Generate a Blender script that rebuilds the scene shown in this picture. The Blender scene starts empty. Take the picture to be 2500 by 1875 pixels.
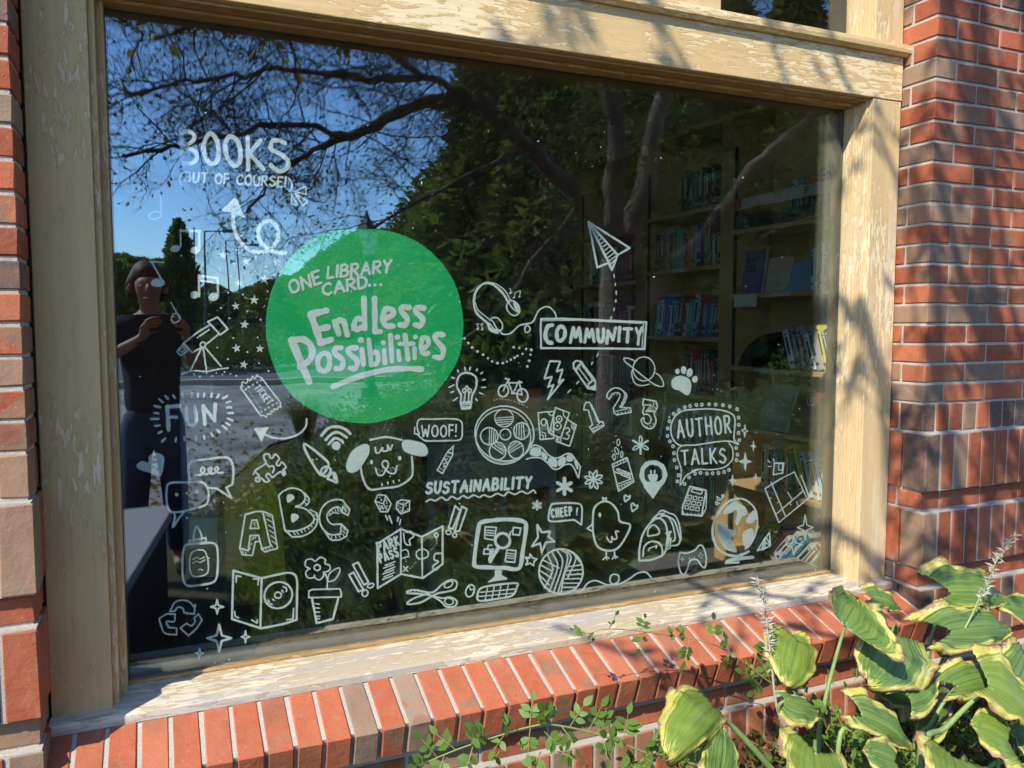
import bpy, math, random
from mathutils import Vector, Matrix
sc = bpy.context.scene
# ------------------------------------------------------------------ camera
CY, CZ = -2.187, 1.40
YAW, PITCH, FPX = math.radians(23.23), math.radians(-4.26), 1964.4
FW = Vector((math.sin(YAW)*math.cos(PITCH), math.cos(YAW)*math.cos(PITCH), math.sin(PITCH)))
RT = Vector((math.cos(YAW), -math.sin(YAW), 0))
UP = RT.cross(FW)
cd = bpy.data.cameras.new('camera'); cam = bpy.data.objects.new('camera', cd)
sc.collection.objects.link(cam); sc.camera = cam
cd.sensor_width = 36; cd.lens = FPX/2500*36; cd.clip_start = 0.02; cd.clip_end = 2000
cam.matrix_world = Matrix(((RT.x, UP.x, -FW.x, 0), (RT.y, UP.y, -FW.y, CY), (RT.z, UP.z, -FW.z, CZ), (0, 0, 0, 1)))
# ------------------------------------------------------------------ sky and sun
SAZ, SEL = math.radians(53.5), math.radians(42)     # sun: left of the wall's normal, height
sdir = Vector((-math.sin(SAZ)*math.cos(SEL), -math.cos(SAZ)*math.cos(SEL), math.sin(SEL)))  # towards the sun
w = bpy.data.worlds.new('World'); sc.world = w; w.use_nodes = True
nt = w.node_tree; bg = nt.nodes['Background']
sky = nt.nodes.new('ShaderNodeTexSky'); sky.sky_type = 'NISHITA'; sky.sun_disc = False
sky.sun_elevation = SEL; sky.sun_rotation = math.atan2(sdir.x, sdir.y)
sky.air_density = 1.0; sky.dust_density = 0.1; sky.ozone_density = 5.0
tint = nt.nodes.new('ShaderNodeMix'); tint.data_type = 'RGBA'; tint.blend_type = 'MULTIPLY'; tint.inputs[0].default_value = 1; tint.inputs[7].default_value = (.93, 1.0, 1.12, 1)
nt.links.new(sky.outputs[0], tint.inputs[6]); nt.links.new(tint.outputs[2], bg.inputs[0]); bg.inputs[1].default_value = 0.15
sl = bpy.data.lights.new('sun', 'SUN'); sl.energy = 3.5; sl.angle = math.radians(0.5); sl.color = (1, .93, .80)
so = bpy.data.objects.new('sun', sl); sc.collection.objects.link(so)
so.rotation_euler = sdir.to_track_quat('Z', 'Y').to_euler()
sc.view_settings.view_transform = 'Standard'; sc.view_settings.look = 'None'
sc.view_settings.exposure = 1.05; sc.view_settings.gamma = 1; sc.view_settings.use_curve_mapping = False
sc.cycles.max_bounces = 12; sc.cycles.transparent_max_bounces = 24; sc.cycles.glossy_bounces = 4
sc.cycles.caustics_reflective = False; sc.cycles.caustics_refractive = False
COL = sc.collection

# ------------------------------------------------------------------ helpers
def on_y(u, v, y=0.0):           # where the sight line through photo point (u, v) meets the upright plane y
    d = FW + RT*((u-1250)/FPX) - UP*((v-937.5)/FPX)
    t = (y-CY)/d.y
    return Vector((d.x*t, y, CZ+d.z*t))
def seen(u, v, dist):            # point at dist in front of the pane that is mirrored at (u, v)
    d = FW + RT*((u-1250)/FPX) - UP*((v-937.5)/FPX)
    t = (dist-CY)/d.y
    return Vector((d.x*t, -dist, CZ+d.z*t))
def at(u, v, r):                 # point at distance r along the sight line
    d = (FW + RT*((u-1250)/FPX) - UP*((v-937.5)/FPX)).normalized()
    return Vector((0, CY, CZ)) + d*r

def empty(name, label, cat, loc=(0, 0, 0), group=None, rz=0):
    o = bpy.data.objects.new(name, None); COL.objects.link(o); o.location = loc; o.rotation_euler = (0, 0, rz)
    o.empty_display_size = .05
    o['label'] = label; o['category'] = cat
    if group: o['group'] = group
    return o
def tag(o, label=None, cat=None, group=None, kind=None):
    if label: o['label'] = label
    if cat: o['category'] = cat
    if group: o['group'] = group
    if kind: o['kind'] = kind
    return o
class MB:                        # collects geometry for one mesh object
    def __init__(s): s.v = []; s.f = []; s.m = []; s.a = []
    def add(s, vs, fs, mi=0, at=None):
        b = len(s.v); s.v += [tuple(p) for p in vs]; s.f += [tuple(i+b for i in f) for f in fs]; s.m += [mi]*len(fs)
        s.a += at if at else [(0, 0, 0, 1)]*len(vs)
    def box(s, x0, x1, y0, y1, z0, z1, mi=0, M=None):
        vs = [Vector((x, y, z)) for z in (z0, z1) for y in (y0, y1) for x in (x0, x1)]
        if M: vs = [M @ p for p in vs]
        s.add(vs, [(0, 2, 3, 1), (4, 5, 7, 6), (0, 1, 5, 4), (2, 6, 7, 3), (0, 4, 6, 2), (1, 3, 7, 5)], mi)
    def prism(s, prof, axis, a, b, mi=0):   # prof: counter-clockwise (p, q) points, extruded along axis from a to b
        n = len(prof)
        def P(p, q, t): return (t, p, q) if axis == 'x' else ((p, t, q) if axis == 'y' else (p, q, t))
        vs = [P(p, q, a) for p, q in prof]+[P(p, q, b) for p, q in prof]
        s.add(vs, [tuple(range(n)), tuple(range(2*n-1, n-1, -1))]+[(i, i+n, (i+1) % n+n, (i+1) % n) for i in range(n)], mi)
    def tube(s, pts, rad, n=6, mi=0, cap=True):
        pts = [Vector(p) for p in pts]; rs = rad if hasattr(rad, '__len__') else [rad]*len(pts)
        b = len(s.v); prev = None
        for i, p in enumerate(pts):
            t = (pts[min(i+1, len(pts)-1)]-pts[max(i-1, 0)])
            t = t.normalized() if t.length > 1e-9 else Vector((0, 0, 1))
            if prev is None: a = t.orthogonal().normalized()
            else:
                a = prev-t*prev.dot(t); a = a.normalized() if a.length > 1e-6 else t.orthogonal().normalized()
            prev = a; c = t.cross(a)
            for k in range(n):
                an = 2*math.pi*k/n; s.v.append(tuple(p+(a*math.cos(an)+c*math.sin(an))*rs[i])); s.a.append((0, 0, 0, 1))
        for i in range(len(pts)-1):
            for k in range(n):
                s.f.append((b+i*n+k, b+i*n+(k+1) % n, b+(i+1)*n+(k+1) % n, b+(i+1)*n+k)); s.m.append(mi)
        if cap:
            s.f.append(tuple(b+k for k in range(n-1, -1, -1))); s.m.append(mi)
            e = b+(len(pts)-1)*n; s.f.append(tuple(e+k for k in range(n))); s.m.append(mi)
    def mesh(s, name, mats, smooth=False, attr=False):
        me = bpy.data.meshes.new(name); me.from_pydata(s.v, [], s.f)
        for m in (mats if isinstance(mats, (list, tuple)) else [mats]): me.materials.append(m)
        me.polygons.foreach_set('material_index', s.m)
        if smooth: me.polygons.foreach_set('use_smooth', [True]*len(s.f))
        if attr:
            ca = me.color_attributes.new('tint', 'FLOAT_COLOR', 'POINT')
            ca.data.foreach_set('color', [c for q in s.a for c in q])
        me.update(); return me
    def build(s, name, mats, parent=None, smooth=False, attr=False, bevel=0):
        o = bpy.data.objects.new(name, s.mesh(name, mats, smooth, attr)); COL.objects.link(o)
        if parent: o.parent = parent; o.matrix_parent_inverse = Matrix.Translation(-parent.location) if parent.type == 'EMPTY' else Matrix()
        if bevel:
            m = o.modifiers.new('bevel', 'BEVEL'); m.width = bevel; m.segments = 2; m.limit_method = 'ANGLE'; m.angle_limit = .6
        return o
def put(me, name, loc, parent=None, rot=(0, 0, 0), sc_=(1, 1, 1)):   # an object from shared mesh data
    o = bpy.data.objects.new(name, me); COL.objects.link(o); o.location = loc; o.rotation_euler = rot; o.scale = sc_
    if parent: o.parent = parent; o.location = Vector(loc)-parent.location if parent.type == 'EMPTY' else loc
    return o

# ------------------------------------------------------------------ material helpers
class NT:
    def __init__(s, name, rough=.6, col=(.5, .5, .5), spec=.3):
        s.m = bpy.data.materials.new(name); s.m.use_nodes = True; s.t = s.m.node_tree
        s.b = s.t.nodes['Principled BSDF']; s.b.inputs['Roughness'].default_value = rough
        s.b.inputs['Base Color'].default_value = (*col, 1); s.b.inputs['Specular IOR Level'].default_value = spec
    def n(s, kind, **kw):
        x = s.t.nodes.new('ShaderNode'+kind)
        for k, v in kw.items():
            if k.startswith('i_'): x.inputs[k[2:].replace('_', ' ')].default_value = v
            else: setattr(x, k, v)
        return x
    def l(s, a, b): s.t.links.new(a, b)
    def coord(s, scale=(1, 1, 1), rand=True, kind='Object'):
        tc = s.n('TexCoord'); mp = s.n('Mapping'); s.l(tc.outputs[kind], mp.inputs[0]); mp.inputs['Scale'].default_value = scale
        if rand:
            oi = s.n('ObjectInfo'); mu = s.n('VectorMath', operation='SCALE'); mu.inputs[0].default_value = (37, 51, 23)
            s.l(oi.outputs['Random'], mu.inputs['Scale']); s.l(mu.outputs[0], mp.inputs['Location'])
        return mp.outputs[0]
    def noise(s, co, scale=5, detail=4, rough=.55, dist=0):
        x = s.n('TexNoise'); s.l(co, x.inputs['Vector']); x.inputs['Scale'].default_value = scale
        x.inputs['Detail'].default_value = detail; x.inputs['Roughness'].default_value = rough; x.inputs['Distortion'].default_value = dist
        return x.outputs['Fac']
    def ramp(s, fac, stops, interp='LINEAR'):
        r = s.n('ValToRGB'); r.color_ramp.interpolation = interp; e = r.color_ramp.elements
        while len(e) < len(stops): e.new(.5)
        for i, (p, c) in enumerate(stops):
            e[i].position = p; e[i].color = (*(c if hasattr(c, '__len__') else (c, c, c)), 1)
        s.l(fac, r.inputs[0]); return r.outputs[0]
    def mix(s, fac, a, b, mode='MIX'):
        x = s.n('Mix', data_type='RGBA', blend_type=mode)
        for i, val in ((0, fac), (6, a), (7, b)):
            if isinstance(val, (int, float)): x.inputs[i].default_value = val
            elif isinstance(val, (tuple, list)): x.inputs[i].default_value = (*val, 1) if len(val) == 3 else val
            else: s.l(val, x.inputs[i])
        return x.outputs[2]
    def col(s, c): s.l(c, s.b.inputs['Base Color'])
    def bump(s, h, dist=.002, strength=1.0):
        x = s.n('Bump'); x.inputs['Distance'].default_value = dist; x.inputs['Strength'].default_value = strength
        s.l(h, x.inputs['Height']); s.l(x.outputs[0], s.b.inputs['Normal']); return x
def plain(name, col, rough=.6, var=.15, scale=8, bump=0, spec=.3, metal=0):
    n = NT(name, rough, col, spec); co = n.coord()
    f = n.noise(co, scale, 5)
    n.col(n.mix(f, tuple(c*(1-var) for c in col), tuple(min(1, c*(1+var)) for c in col)))
    n.b.inputs['Metallic'].default_value = metal
    if bump: n.bump(n.noise(co, scale*6, 4), bump)
    return n.m
# ------------------------------------------------------------------ brick, mortar, wood and glass materials
def brick_material():
    n = NT('fired_brick', .75, spec=.25); co = n.coord()
    oi = n.n('ObjectInfo')
    base = oi.outputs['Color']
    big = n.noise(co, 9, 2, .5, .4)
    flash = n.ramp(big, [(.53, 0), (.60, 1)])
    al = n.n('Math', operation='MULTIPLY'); n.l(flash, al.inputs[0]); n.l(oi.outputs['Alpha'], al.inputs[1])
    c = n.mix(al.outputs[0], base, (.20, .135, .085))
    f1 = n.noise(co, 30, 6, .65)
    c = n.mix(n.ramp(f1, [(.3, 0), (.75, 1)]), c, n.mix(.55, c, (.40, .17, .09)), 'MIX')
    spk = n.ramp(n.noise(co, 260, 3, .6), [(.68, 0), (.74, 1)])
    c = n.mix(spk, c, (.62, .50, .40))
    dk = n.ramp(n.noise(co, 55, 5, .7), [(.27, 1), (.36, 0)])
    c = n.mix(dk, c, n.mix(.5, c, (.05, .03, .02)))
    wash = n.ramp(n.noise(n.coord((1, 1, 1), True), 16, 6, .7, .6), [(.58, 0), (.75, .28)]); c = n.mix(wash, c, (.50, .40, .31))
    soot = n.ramp(n.noise(n.coord((1.3, 1, 1), True), 6, 5, .6), [(.50, 0), (.75, .5)]); c = n.mix(soot, c, n.mix(.65, c, (.06, .035, .025)))
    n.col(c)
    vo = n.n('TexVoronoi', feature='F1'); n.l(co, vo.inputs['Vector']); vo.inputs['Scale'].default_value = 62
    pit = n.ramp(vo.outputs['Distance'], [(.0, 0), (.16, 1)])
    pm = n.ramp(n.noise(co, 33, 2), [(.50, 1), (.62, 0)])
    pit = n.mix(pm, pit, (1, 1, 1))
    h = n.mix(.45, pit, n.ramp(n.noise(co, 120, 6, .7), [(0, 0), (1, 1)]))
    h2 = n.mix(.5, h, n.ramp(n.noise(co, 22, 3, .6), [(0, 0), (1, 1)]))
    n.bump(h2, .006, 1)
    return n.m
def mortar_material():
    n = NT('lime_mortar', .95, spec=.1); co = n.coord(rand=False)
    f = n.noise(co, 420, 4, .7); g = n.noise(co, 9, 4)
    c = n.mix(n.ramp(f, [(.3, 0), (.7, 1)]), (.30, .27, .22), (.68, .63, .54))
    c = n.mix(n.ramp(g, [(.35, 0), (.7, .35)]), c, (.36, .31, .25)); n.col(c)
    n.bump(n.mix(.4, f, n.noise(co, 90, 4, .6)), .004, 1); return n.m
def worn_wood(name, along, pale, tan, line, grey, paleness=.5, grey_amt=.3, shift=0):
    # old stained varnish that has flaked to bare pale wood, with darker rims round the flakes; grain runs along x or z
    n = NT(name, .62, spec=.3)
    st = {'x': (5, 26, 26), 'z': (26, 26, 5)}[along]
    fine = {'x': (2.5, 60, 60), 'z': (60, 60, 2.5)}[along]
    co = n.coord(st, rand=True); cf = n.coord(fine, rand=True); c0 = n.coord((1, 1, 1), rand=True)
    a = n.noise(co, 3.2, 7, .62, .5); area = n.noise(c0, 2.2, 3, .5)
    s = n.n('Math', operation='MULTIPLY_ADD'); n.l(area, s.inputs[0]); s.inputs[1].default_value = .55; s.inputs[2].default_value = -.27+shift
    s2 = n.n('Math', operation='ADD'); n.l(a, s2.inputs[0]); n.l(s.outputs[0], s2.inputs[1])
    e = paleness
    c = n.ramp(s2.outputs[0], [(0, tan), (e-.05, tuple(x*.92 for x in tan)), (e-.012, line), (e+.008, pale), (1, tuple(min(1, x*1.12) for x in pale))])
    g = n.noise(cf, 1.6, 5, .6, .3)
    c = n.mix(n.ramp(g, [(.35, 0), (.75, .55)]), c, n.mix(.55, c, tuple(x*.55 for x in tan)))
    gz = n.noise(n.coord({'x': (.9, 14, 14), 'z': (14, 14, .9)}[along], rand=True), 2.3, 6, .6)
    c = n.mix(n.ramp(gz, [(.60-grey_amt*.35, 0), (.78-grey_amt*.35, min(1, .35+grey_amt))]), c, grey)
    dots = n.ramp(n.noise(c0, 130, 2), [(.76, 0), (.8, .7)])
    c = n.mix(dots, c, (.12, .09, .06))
    n.col(c)
    n.bump(n.mix(.5, n.ramp(s2.outputs[0], [(e-.03, 1), (e+.01, .2)]), g), .0018, .8)
    return n.m
def glass_material(name, f0, tint):
    n = NT(name); t = n.t; t.nodes.remove(n.b); out = t.nodes['Material Output']
    lw = n.n('LayerWeight'); lw.inputs['Blend'].default_value = .5
    p = n.n('Math', operation='POWER'); n.l(lw.outputs['Facing'], p.inputs[0]); p.inputs[1].default_value = 5
    k = n.n('Math', operation='MULTIPLY_ADD'); n.l(p.outputs[0], k.inputs[0]); k.inputs[1].default_value = 1-f0; k.inputs[2].default_value = f0
    tr = n.n('BsdfTransparent'); tr.inputs[0].default_value = (*tint, 1)
    gl = n.n('BsdfGlossy'); gl.inputs['Roughness'].default_value = 0; gl.inputs[0].default_value = (.74, .90, 1, 1)
    co = n.coord(rand=False); bp = n.n('Bump'); n.l(n.noise(co, 1.7, 2), bp.inputs['Height']); bp.inputs['Distance'].default_value = .0012
    n.l(bp.outputs[0], gl.inputs['Normal'])
    mx = n.n('MixShader'); n.l(k.outputs[0], mx.inputs[0]); n.l(tr.outputs[0], mx.inputs[1]); n.l(gl.outputs[0], mx.inputs[2])
    n.l(mx.outputs[0], out.inputs[0]); return n.m
BRICK = brick_material(); MORTAR = mortar_material()
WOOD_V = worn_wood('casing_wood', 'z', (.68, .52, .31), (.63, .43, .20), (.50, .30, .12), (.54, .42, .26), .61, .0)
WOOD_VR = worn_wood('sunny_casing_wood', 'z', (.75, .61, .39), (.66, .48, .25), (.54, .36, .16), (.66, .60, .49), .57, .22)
WOOD_H = worn_wood('head_wood', 'x', (.76, .62, .38), (.67, .48, .23), (.55, .34, .13), (.64, .50, .31), .535, .04)
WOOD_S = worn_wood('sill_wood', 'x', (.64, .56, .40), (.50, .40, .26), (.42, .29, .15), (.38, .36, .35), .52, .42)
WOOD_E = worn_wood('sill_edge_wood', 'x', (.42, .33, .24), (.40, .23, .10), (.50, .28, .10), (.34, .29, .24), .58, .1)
WOOD_B = worn_wood('bead_wood', 'x', (.50, .33, .15), (.42, .25, .09), (.30, .15, .05), (.38, .24, .12), .55, .1)
GLASS = glass_material('window_glass', .10, (.985, .995, .988))
CAULK = plain('grey_caulk', (.33, .31, .28), .8, .4, 60, .002)

RED = [(.35, .078, .032), (.39, .094, .040), (.30, .062, .027), (.36, .096, .045), (.41, .116, .054), (.25, .050, .024)]
TAUPE = [(.22, .165, .11), (.25, .19, .13), (.19, .15, .11), (.27, .185, .12)]
DARK = [(.055, .052, .05), (.08, .075, .07), (.10, .085, .075)]
rb = random.Random(5)
_bm = {}
def brick_mesh(sx, sy, sz, var):
    key = (round(sx, 4), round(sy, 4), round(sz, 4), var)
    if key in _bm: return _bm[key]
    r = random.Random(hash(key) & 0xffff)
    me = bpy.data.meshes.new('brick'); b = min(.0022, sx/4, sy/4, sz/4)
    # box with chamfered edges: 24 corner vertices, slightly uneven
    vs = []; idx = {}
    for i, (X, Y, Z) in enumerate([(x, y, z) for x in (-1, 1) for y in (-1, 1) for z in (-1, 1)]):
        j = [r.uniform(-.0008, .0008) for _ in range(3)]; cb = b*(1 if r.random() < .8 else 2.2)
        for ax in range(3):
            p = [X*sx/2, Y*sy/2, Z*sz/2]; s_ = (X, Y, Z)
            for a2 in range(3):
                if a2 != ax: p[a2] -= s_[a2]*cb
                p[a2] += j[a2]
            idx[(X, Y, Z, ax)] = len(vs); vs.append(p)
    fs = []
    for ax in range(3):
        a, c = [(1, 2), (2, 0), (0, 1)][ax]
        for sg in (-1, 1):
            q = []
            for (sa, sb) in ((-1, -1), (1, -1), (1, 1), (-1, 1)):
                k = [0, 0, 0]; k[ax] = sg; k[a] = sa; k[c] = sb; q.append(idx[(*k, ax)])
            fs.append(q if sg > 0 else q[::-1])
    for a in range(3):
        b1, b2 = [x for x in range(3) if x != a]
        for s1 in (-1, 1):
            for s2 in (-1, 1):
                k0 = [0]*3; k0[b1] = s1; k0[b2] = s2; k1 = list(k0); k0[a] = -1; k1[a] = 1
                q = [idx[(*k0, b1)], idx[(*k1, b1)], idx[(*k1, b2)], idx[(*k0, b2)]]
                n_ = (Vector(vs[q[1]])-Vector(vs[q[0]])).cross(Vector(vs[q[2]])-Vector(vs[q[0]]))
                o_ = [0]*3; o_[b1] = s1; o_[b2] = s2
                fs.append(q if n_.dot(Vector(o_)) > 0 else q[::-1])
    for X in (-1, 1):
        for Y in (-1, 1):
            for Z in (-1, 1):
                q = [idx[(X, Y, Z, 0)], idx[(X, Y, Z, 1)], idx[(X, Y, Z, 2)]]; fs.append(q if X*Y*Z > 0 else q[::-1])
    me.from_pydata(vs, [], fs); me.materials.append(BRICK); me.update(); _bm[key] = me
    return me
def brick(par, x0, x1, y0, y1, z0, z1, tone=None, rot=(0, 0, 0), jit=1):
    r = rb.random()
    if tone is None: tone = 'r' if r < .80 else ('t' if r < .95 else 'd')
    c = rb.choice({'r': RED, 't': TAUPE, 'd': DARK}[tone]); k = rb.uniform(.88, 1.1)
    fl = rb.choice([0, 0, .25, .7, .9]) if tone == 'r' else rb.choice([0, 0, .3])
    o = put(brick_mesh(x1-x0, y1-y0, z1-z0, rb.randrange(4)), 'brick',
            ((x0+x1)/2+rb.uniform(-.0007, .0007)*jit, (y0+y1)/2+rb.uniform(-.0015, .0012)*jit, (z0+z1)/2+rb.uniform(-.0006, .0006)*jit), par,
            (rot[0]+rb.uniform(-.004, .004)*jit, rot[1]+rb.uniform(-.003, .003)*jit, rot[2]+rb.uniform(-.006, .006)*jit))
    o.color = (c[0]*k, c[1]*k, c[2]*k, fl)
    return o
C, J = .0677, .0098                 # course height, joint
YP, XR0, XL0 = -.2318, 2.366, -.276 # wall face, right reveal, left reveal
ZR = 1.129                          # bed joint above the rowlock band
PR = .025                           # how far the soldier bands stand proud
J2 = J/2
def mortar(par, name, *b):
    for i in range(0, len(b), 6): pass
    m = MB()
    for i in range(0, len(b), 6): m.box(*b[i:i+6])
    return m.build(name, MORTAR, par)
def pier(par, side, width, tones):
    # side +1: reveal on its left at XR0 ; side -1: reveal on its right at XL0
    xr = XR0 if side > 0 else XL0
    def X(a, b): return (xr+a, xr+b) if side > 0 else (xr-b, xr-a)
    RW = .150                       # depth of the reveal
    m = MB()
    y1 = YP+RW
    rec = .0045
    x0, x1 = X(rec, width); m.box(x0, x1, YP+rec, y1, ZR-.1016, 3.2)
    x0, x1 = X(rec, width+.001); m.box(x0, x1, YP+rec+.0005, y1-.0005, -.15, ZR-.1016)
    # stretcher courses above the band
    for k in range(0, 30):
        z0, z1 = ZR+k*C+J2, ZR+(k+1)*C-J2
        tn = tones.get(k, [None, None, None])
        if k % 2 == 0:   # header on the front at the corner, stretcher down the reveal
            x0, x1 = X(0, .0935); brick(par, x0, x1, YP, YP+RW, z0, z1, tn[0]); x = .0935+J
        else:            # stretcher on the front, header on the reveal and a closer behind it
            x0, x1 = X(0, .1935); brick(par, x0, x1, YP, YP+.0935, z0, z1, tn[0]); x = .1935+J
            x0, x1 = X(0, .09); brick(par, x0, x1, YP+.0935+J, YP+RW, z0, z1)
        i = 1
        while x < width-.02:
            w = min(.1935, width-x); x0, x1 = X(x, x+w); brick(par, x0, x1, YP, YP+.0935, z0, z1, tn[i] if i < len(tn) else None); x += w+J; i += 1
    # rowlock headers
    def upright_row(z0, z1, proud, ptones, key):
        px = .008 if proud else 0
        pr = PR if proud else 0
        zz0, zz1 = z0+J2, z1-J2
        w = .0579; x = -px; i = 0
        while x < width-.01:
            ww = min(w+(px if i == 0 else 0), width-x); x0, x1 = X(x, x+ww)
            brick(par, x0, x1, YP-pr, YP-pr+.0935, zz0, zz1, ptones[i] if i < len(ptones) else None); x += ww+J; i += 1
        y = YP-pr+.0935+J
        while y < y1-.012:          # the reveal side behind the corner brick
            yy = min(y+w, y1); x0, x1 = X(-px, .09); brick(par, x0, x1, y, yy, zz0, zz1); y = yy+J
        if proud:
            x0, x1 = X(-px+.004, width); m.box(x0, x1, YP-pr+.004, YP+.06, z0+J2*.6, z1-.001)
    upright_row(ZR-.1016, ZR, False, tones.get('row', []), 0)
    z = ZR-.1016; kk = 0
    while z > 0:
        upright_row(z-.2031, z, True, tones.get('s%d' % kk, []), kk); z -= .2031
        z0, z1 = z-C+J2, z-J2; x = 0; first = True
        x0, x1 = X(0, .0935 if kk % 2 == 0 else .1935)
        brick(par, x0, x1, YP, YP+.0935, z0, z1); x = x1-x0+J
        x0, x1 = X(0, .09); brick(par, x0, x1, YP+.0935+J, YP+RW, z0, z1)
        while x < width-.02:
            w = min(.1935, width-x); x0, x1 = X(x, x+w); brick(par, x0, x1, YP, YP+.0935, z0, z1); x += w+J
        z -= C; kk += 1
    m.build('mortar', MORTAR, par)
    return y1
right_pier = empty('brick_pier', 'red brick pier right of the window with grey bricks and dappled shade on its corner', 'brick pier', (XR0, YP, 0))
pier(right_pier, 1, 1.07, {'row': ['d', 'r', 'r', 't', 'r', 'd', 'd', 'd'], 's0': ['d', 'r', 't', 'r', 'r', 'r', 'r', 'r'], 's1': ['t', 'r', 'r', 'r', 'r', 'r'],
     's2': ['d', 'r', 'r'], 0: ['t', 'r', 'r'], 2: ['r', 'r'], 4: ['t', 't', 'r'], 6: ['r', 'r', 'r'], 8: ['r', 'r'], 9: ['t', 'r'], 11: ['r', 'r'], 10: ['t', 'r'], 12: ['d', 'r'], 13: ['r', 'r'], 14: ['r', 'r'], 16: ['t', 'r'], 18: ['r', 'r'], 17: ['r', 'r']})
left_pier = empty('brick_pier', 'narrow strip of red brick pier at the left edge beside the shaded casing', 'brick pier', (XL0, YP, 0))
pier(left_pier, -1, .56, {10: ['t'], 's0': ['t', 'r'], 1: ['r', 'r'], 2: ['t'], 's1': ['r', 'r'], 'row': ['t', 't'], 's2': ['t', 'r'], 4: ['r']})

# wall below the window
apron = empty('brick_wall', 'low red brick wall under the window with upright soldier bands standing proud', 'brick wall', (1.0, YP, 0))
m = MB(); x0a, x1a = XL0+.0098, XR0-.0098
m.box(XL0, XR0, YP+.0045, YP+.14, -.15, .40)
z = .4859
for kk in range(2):
    zs = z-.2031
    if kk == 1: m.box(XL0+.001, XR0-.001, YP-PR+.004, YP+.06, zs+.003, z-.001)
    x = x0a
    while x < x1a-.03 and kk == 1:
        ww = min(.0579, x1a-x); brick(apron, x, x+ww, YP-PR, YP-PR+.0935, zs+J2, z-J2); x += ww+J
    z = zs
    x = x0a-(.07 if kk else .0); first = True
    while x < x1a-.03:
        a = max(x, x0a); ww = min(x+.1935, x1a); brick(apron, a, ww, YP, YP+.0935, z-C+J2, z-J2); x = ww+J
    z -= C
m.build('mortar', MORTAR, apron)

# sloping rowlock sill
sill = empty('brick_sill', 'sloping sill of red and taupe bricks laid on edge under the wooden sill', 'brick sill', (1.0, -.22, .4))
SA = math.atan2(.059, .175)         # slope
SP = Vector((0, -.135, .4600))      # a point on the sloping top
def on_sill(t, h): return SP+Vector((0, -math.cos(SA)*t+math.sin(SA)*h*-1*-1*0, -math.sin(SA)*t))+Vector((0, -math.sin(SA), math.cos(SA)))*h
# brick length .2 along the slope, .0935 deep, .0579 wide
xj = .3895-10*C+J2
st = 'rrrrrrrrtrtrrrrrrrrrrrrrrrrrrrrrrrrrrrr'
tn = []
i = 0; x = xj
while x < XR0-.01:
    a = max(x, XL0+.004); b = min(x+C-J, XR0-.003)
    if b-a > .02:
        tone = {10: 't', 11: 'r', 12: 't', 6: 'r'}.get(i, 'r')
        cpos = on_sill(.0855, -.0467)
        o = put(brick_mesh(b-a, .190, .0935, rb.randrange(4)), 'brick', ((a+b)/2, cpos.y+rb.uniform(-.002, .002), cpos.z+rb.uniform(-.0008, .0008)), sill,
                (SA+rb.uniform(-.008, .008), rb.uniform(-.006, .006), rb.uniform(-.005, .005)))
        c = rb.choice(RED[:2]+RED[3:5] if tone == 'r' else TAUPE[:2]); o.color = (c[0]*1.08, c[1]*1.1, c[2]*1.15, rb.choice([0, 0, .3, .8]))
    x += C; i += 1
m = MB()
cp = on_sill(.083, -.0525)
m.box(XL0+.002, XR0-.002, -.086, .086, -.0455, .0490, M=Matrix.Translation(cp) @ Matrix.Rotation(SA, 4, 'X'))
m.build('mortar', MORTAR, sill)

# ------------------------------------------------------------------ the window
win = empty('picture_window', 'large wood framed picture window covered in white doodles around a green painted disc', 'window', (1.05, 0, .5))
GX0, GX1, GZ0, GZ1 = -.1125, 2.2102, .4985, 2.1482
CX0, CX1, DX0, DX1 = -.2705, -.1425, 2.2273, 2.3560   # casings
ZH = 2.1661                                            # underside of the head board
MB_ = lambda *b: (lambda m: (m.box(*b), m)[1])(MB())
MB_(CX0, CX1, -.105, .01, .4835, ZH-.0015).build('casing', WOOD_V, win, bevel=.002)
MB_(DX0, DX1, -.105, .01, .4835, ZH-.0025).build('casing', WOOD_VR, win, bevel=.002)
MB_(XL0+.001, XR0-.009, -.1075, .01, ZH, 2.312).build('head_board', WOOD_H, win, bevel=.0025)
# stepped stops left, right, top
for k, (y0, dx) in enumerate(((-.086, .0135), (-.043, .0295))):
    pa = CX1+(.0135 if k else 0); pb = CX1+dx
    MB_(pa, pb, y0, .01, .4835, ZH-.0185+(.009 if k == 0 else 0)).build('stop', WOOD_V, win, bevel=.0015)
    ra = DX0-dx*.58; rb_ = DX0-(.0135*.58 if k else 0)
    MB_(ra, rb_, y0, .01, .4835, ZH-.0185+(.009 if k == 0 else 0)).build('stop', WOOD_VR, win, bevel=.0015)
MB_(CX1, DX0, -.087, .01, ZH-.009, ZH-.0005).build('stop', WOOD_B, win, bevel=.0015)
MB_(CX1+.0135, DX0-.0078, -.044, .01, ZH-.0179, ZH-.0095).build('stop', WOOD_B, win, bevel=.0015)
# wooden sill
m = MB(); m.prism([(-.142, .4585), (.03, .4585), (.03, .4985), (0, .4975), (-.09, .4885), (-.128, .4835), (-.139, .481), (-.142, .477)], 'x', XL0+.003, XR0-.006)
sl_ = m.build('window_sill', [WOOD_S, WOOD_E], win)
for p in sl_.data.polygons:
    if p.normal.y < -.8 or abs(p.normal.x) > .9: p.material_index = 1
MB_(XL0+.004, XR0-.008, -.133, -.05, .445, .4585).build('caulk_strip', CAULK, win)
MB_(GX0-.002, GX1+.002, -.0105, .004, .4978, .5055).build('glazing_bead', WOOD_B, win, bevel=.001)
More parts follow.
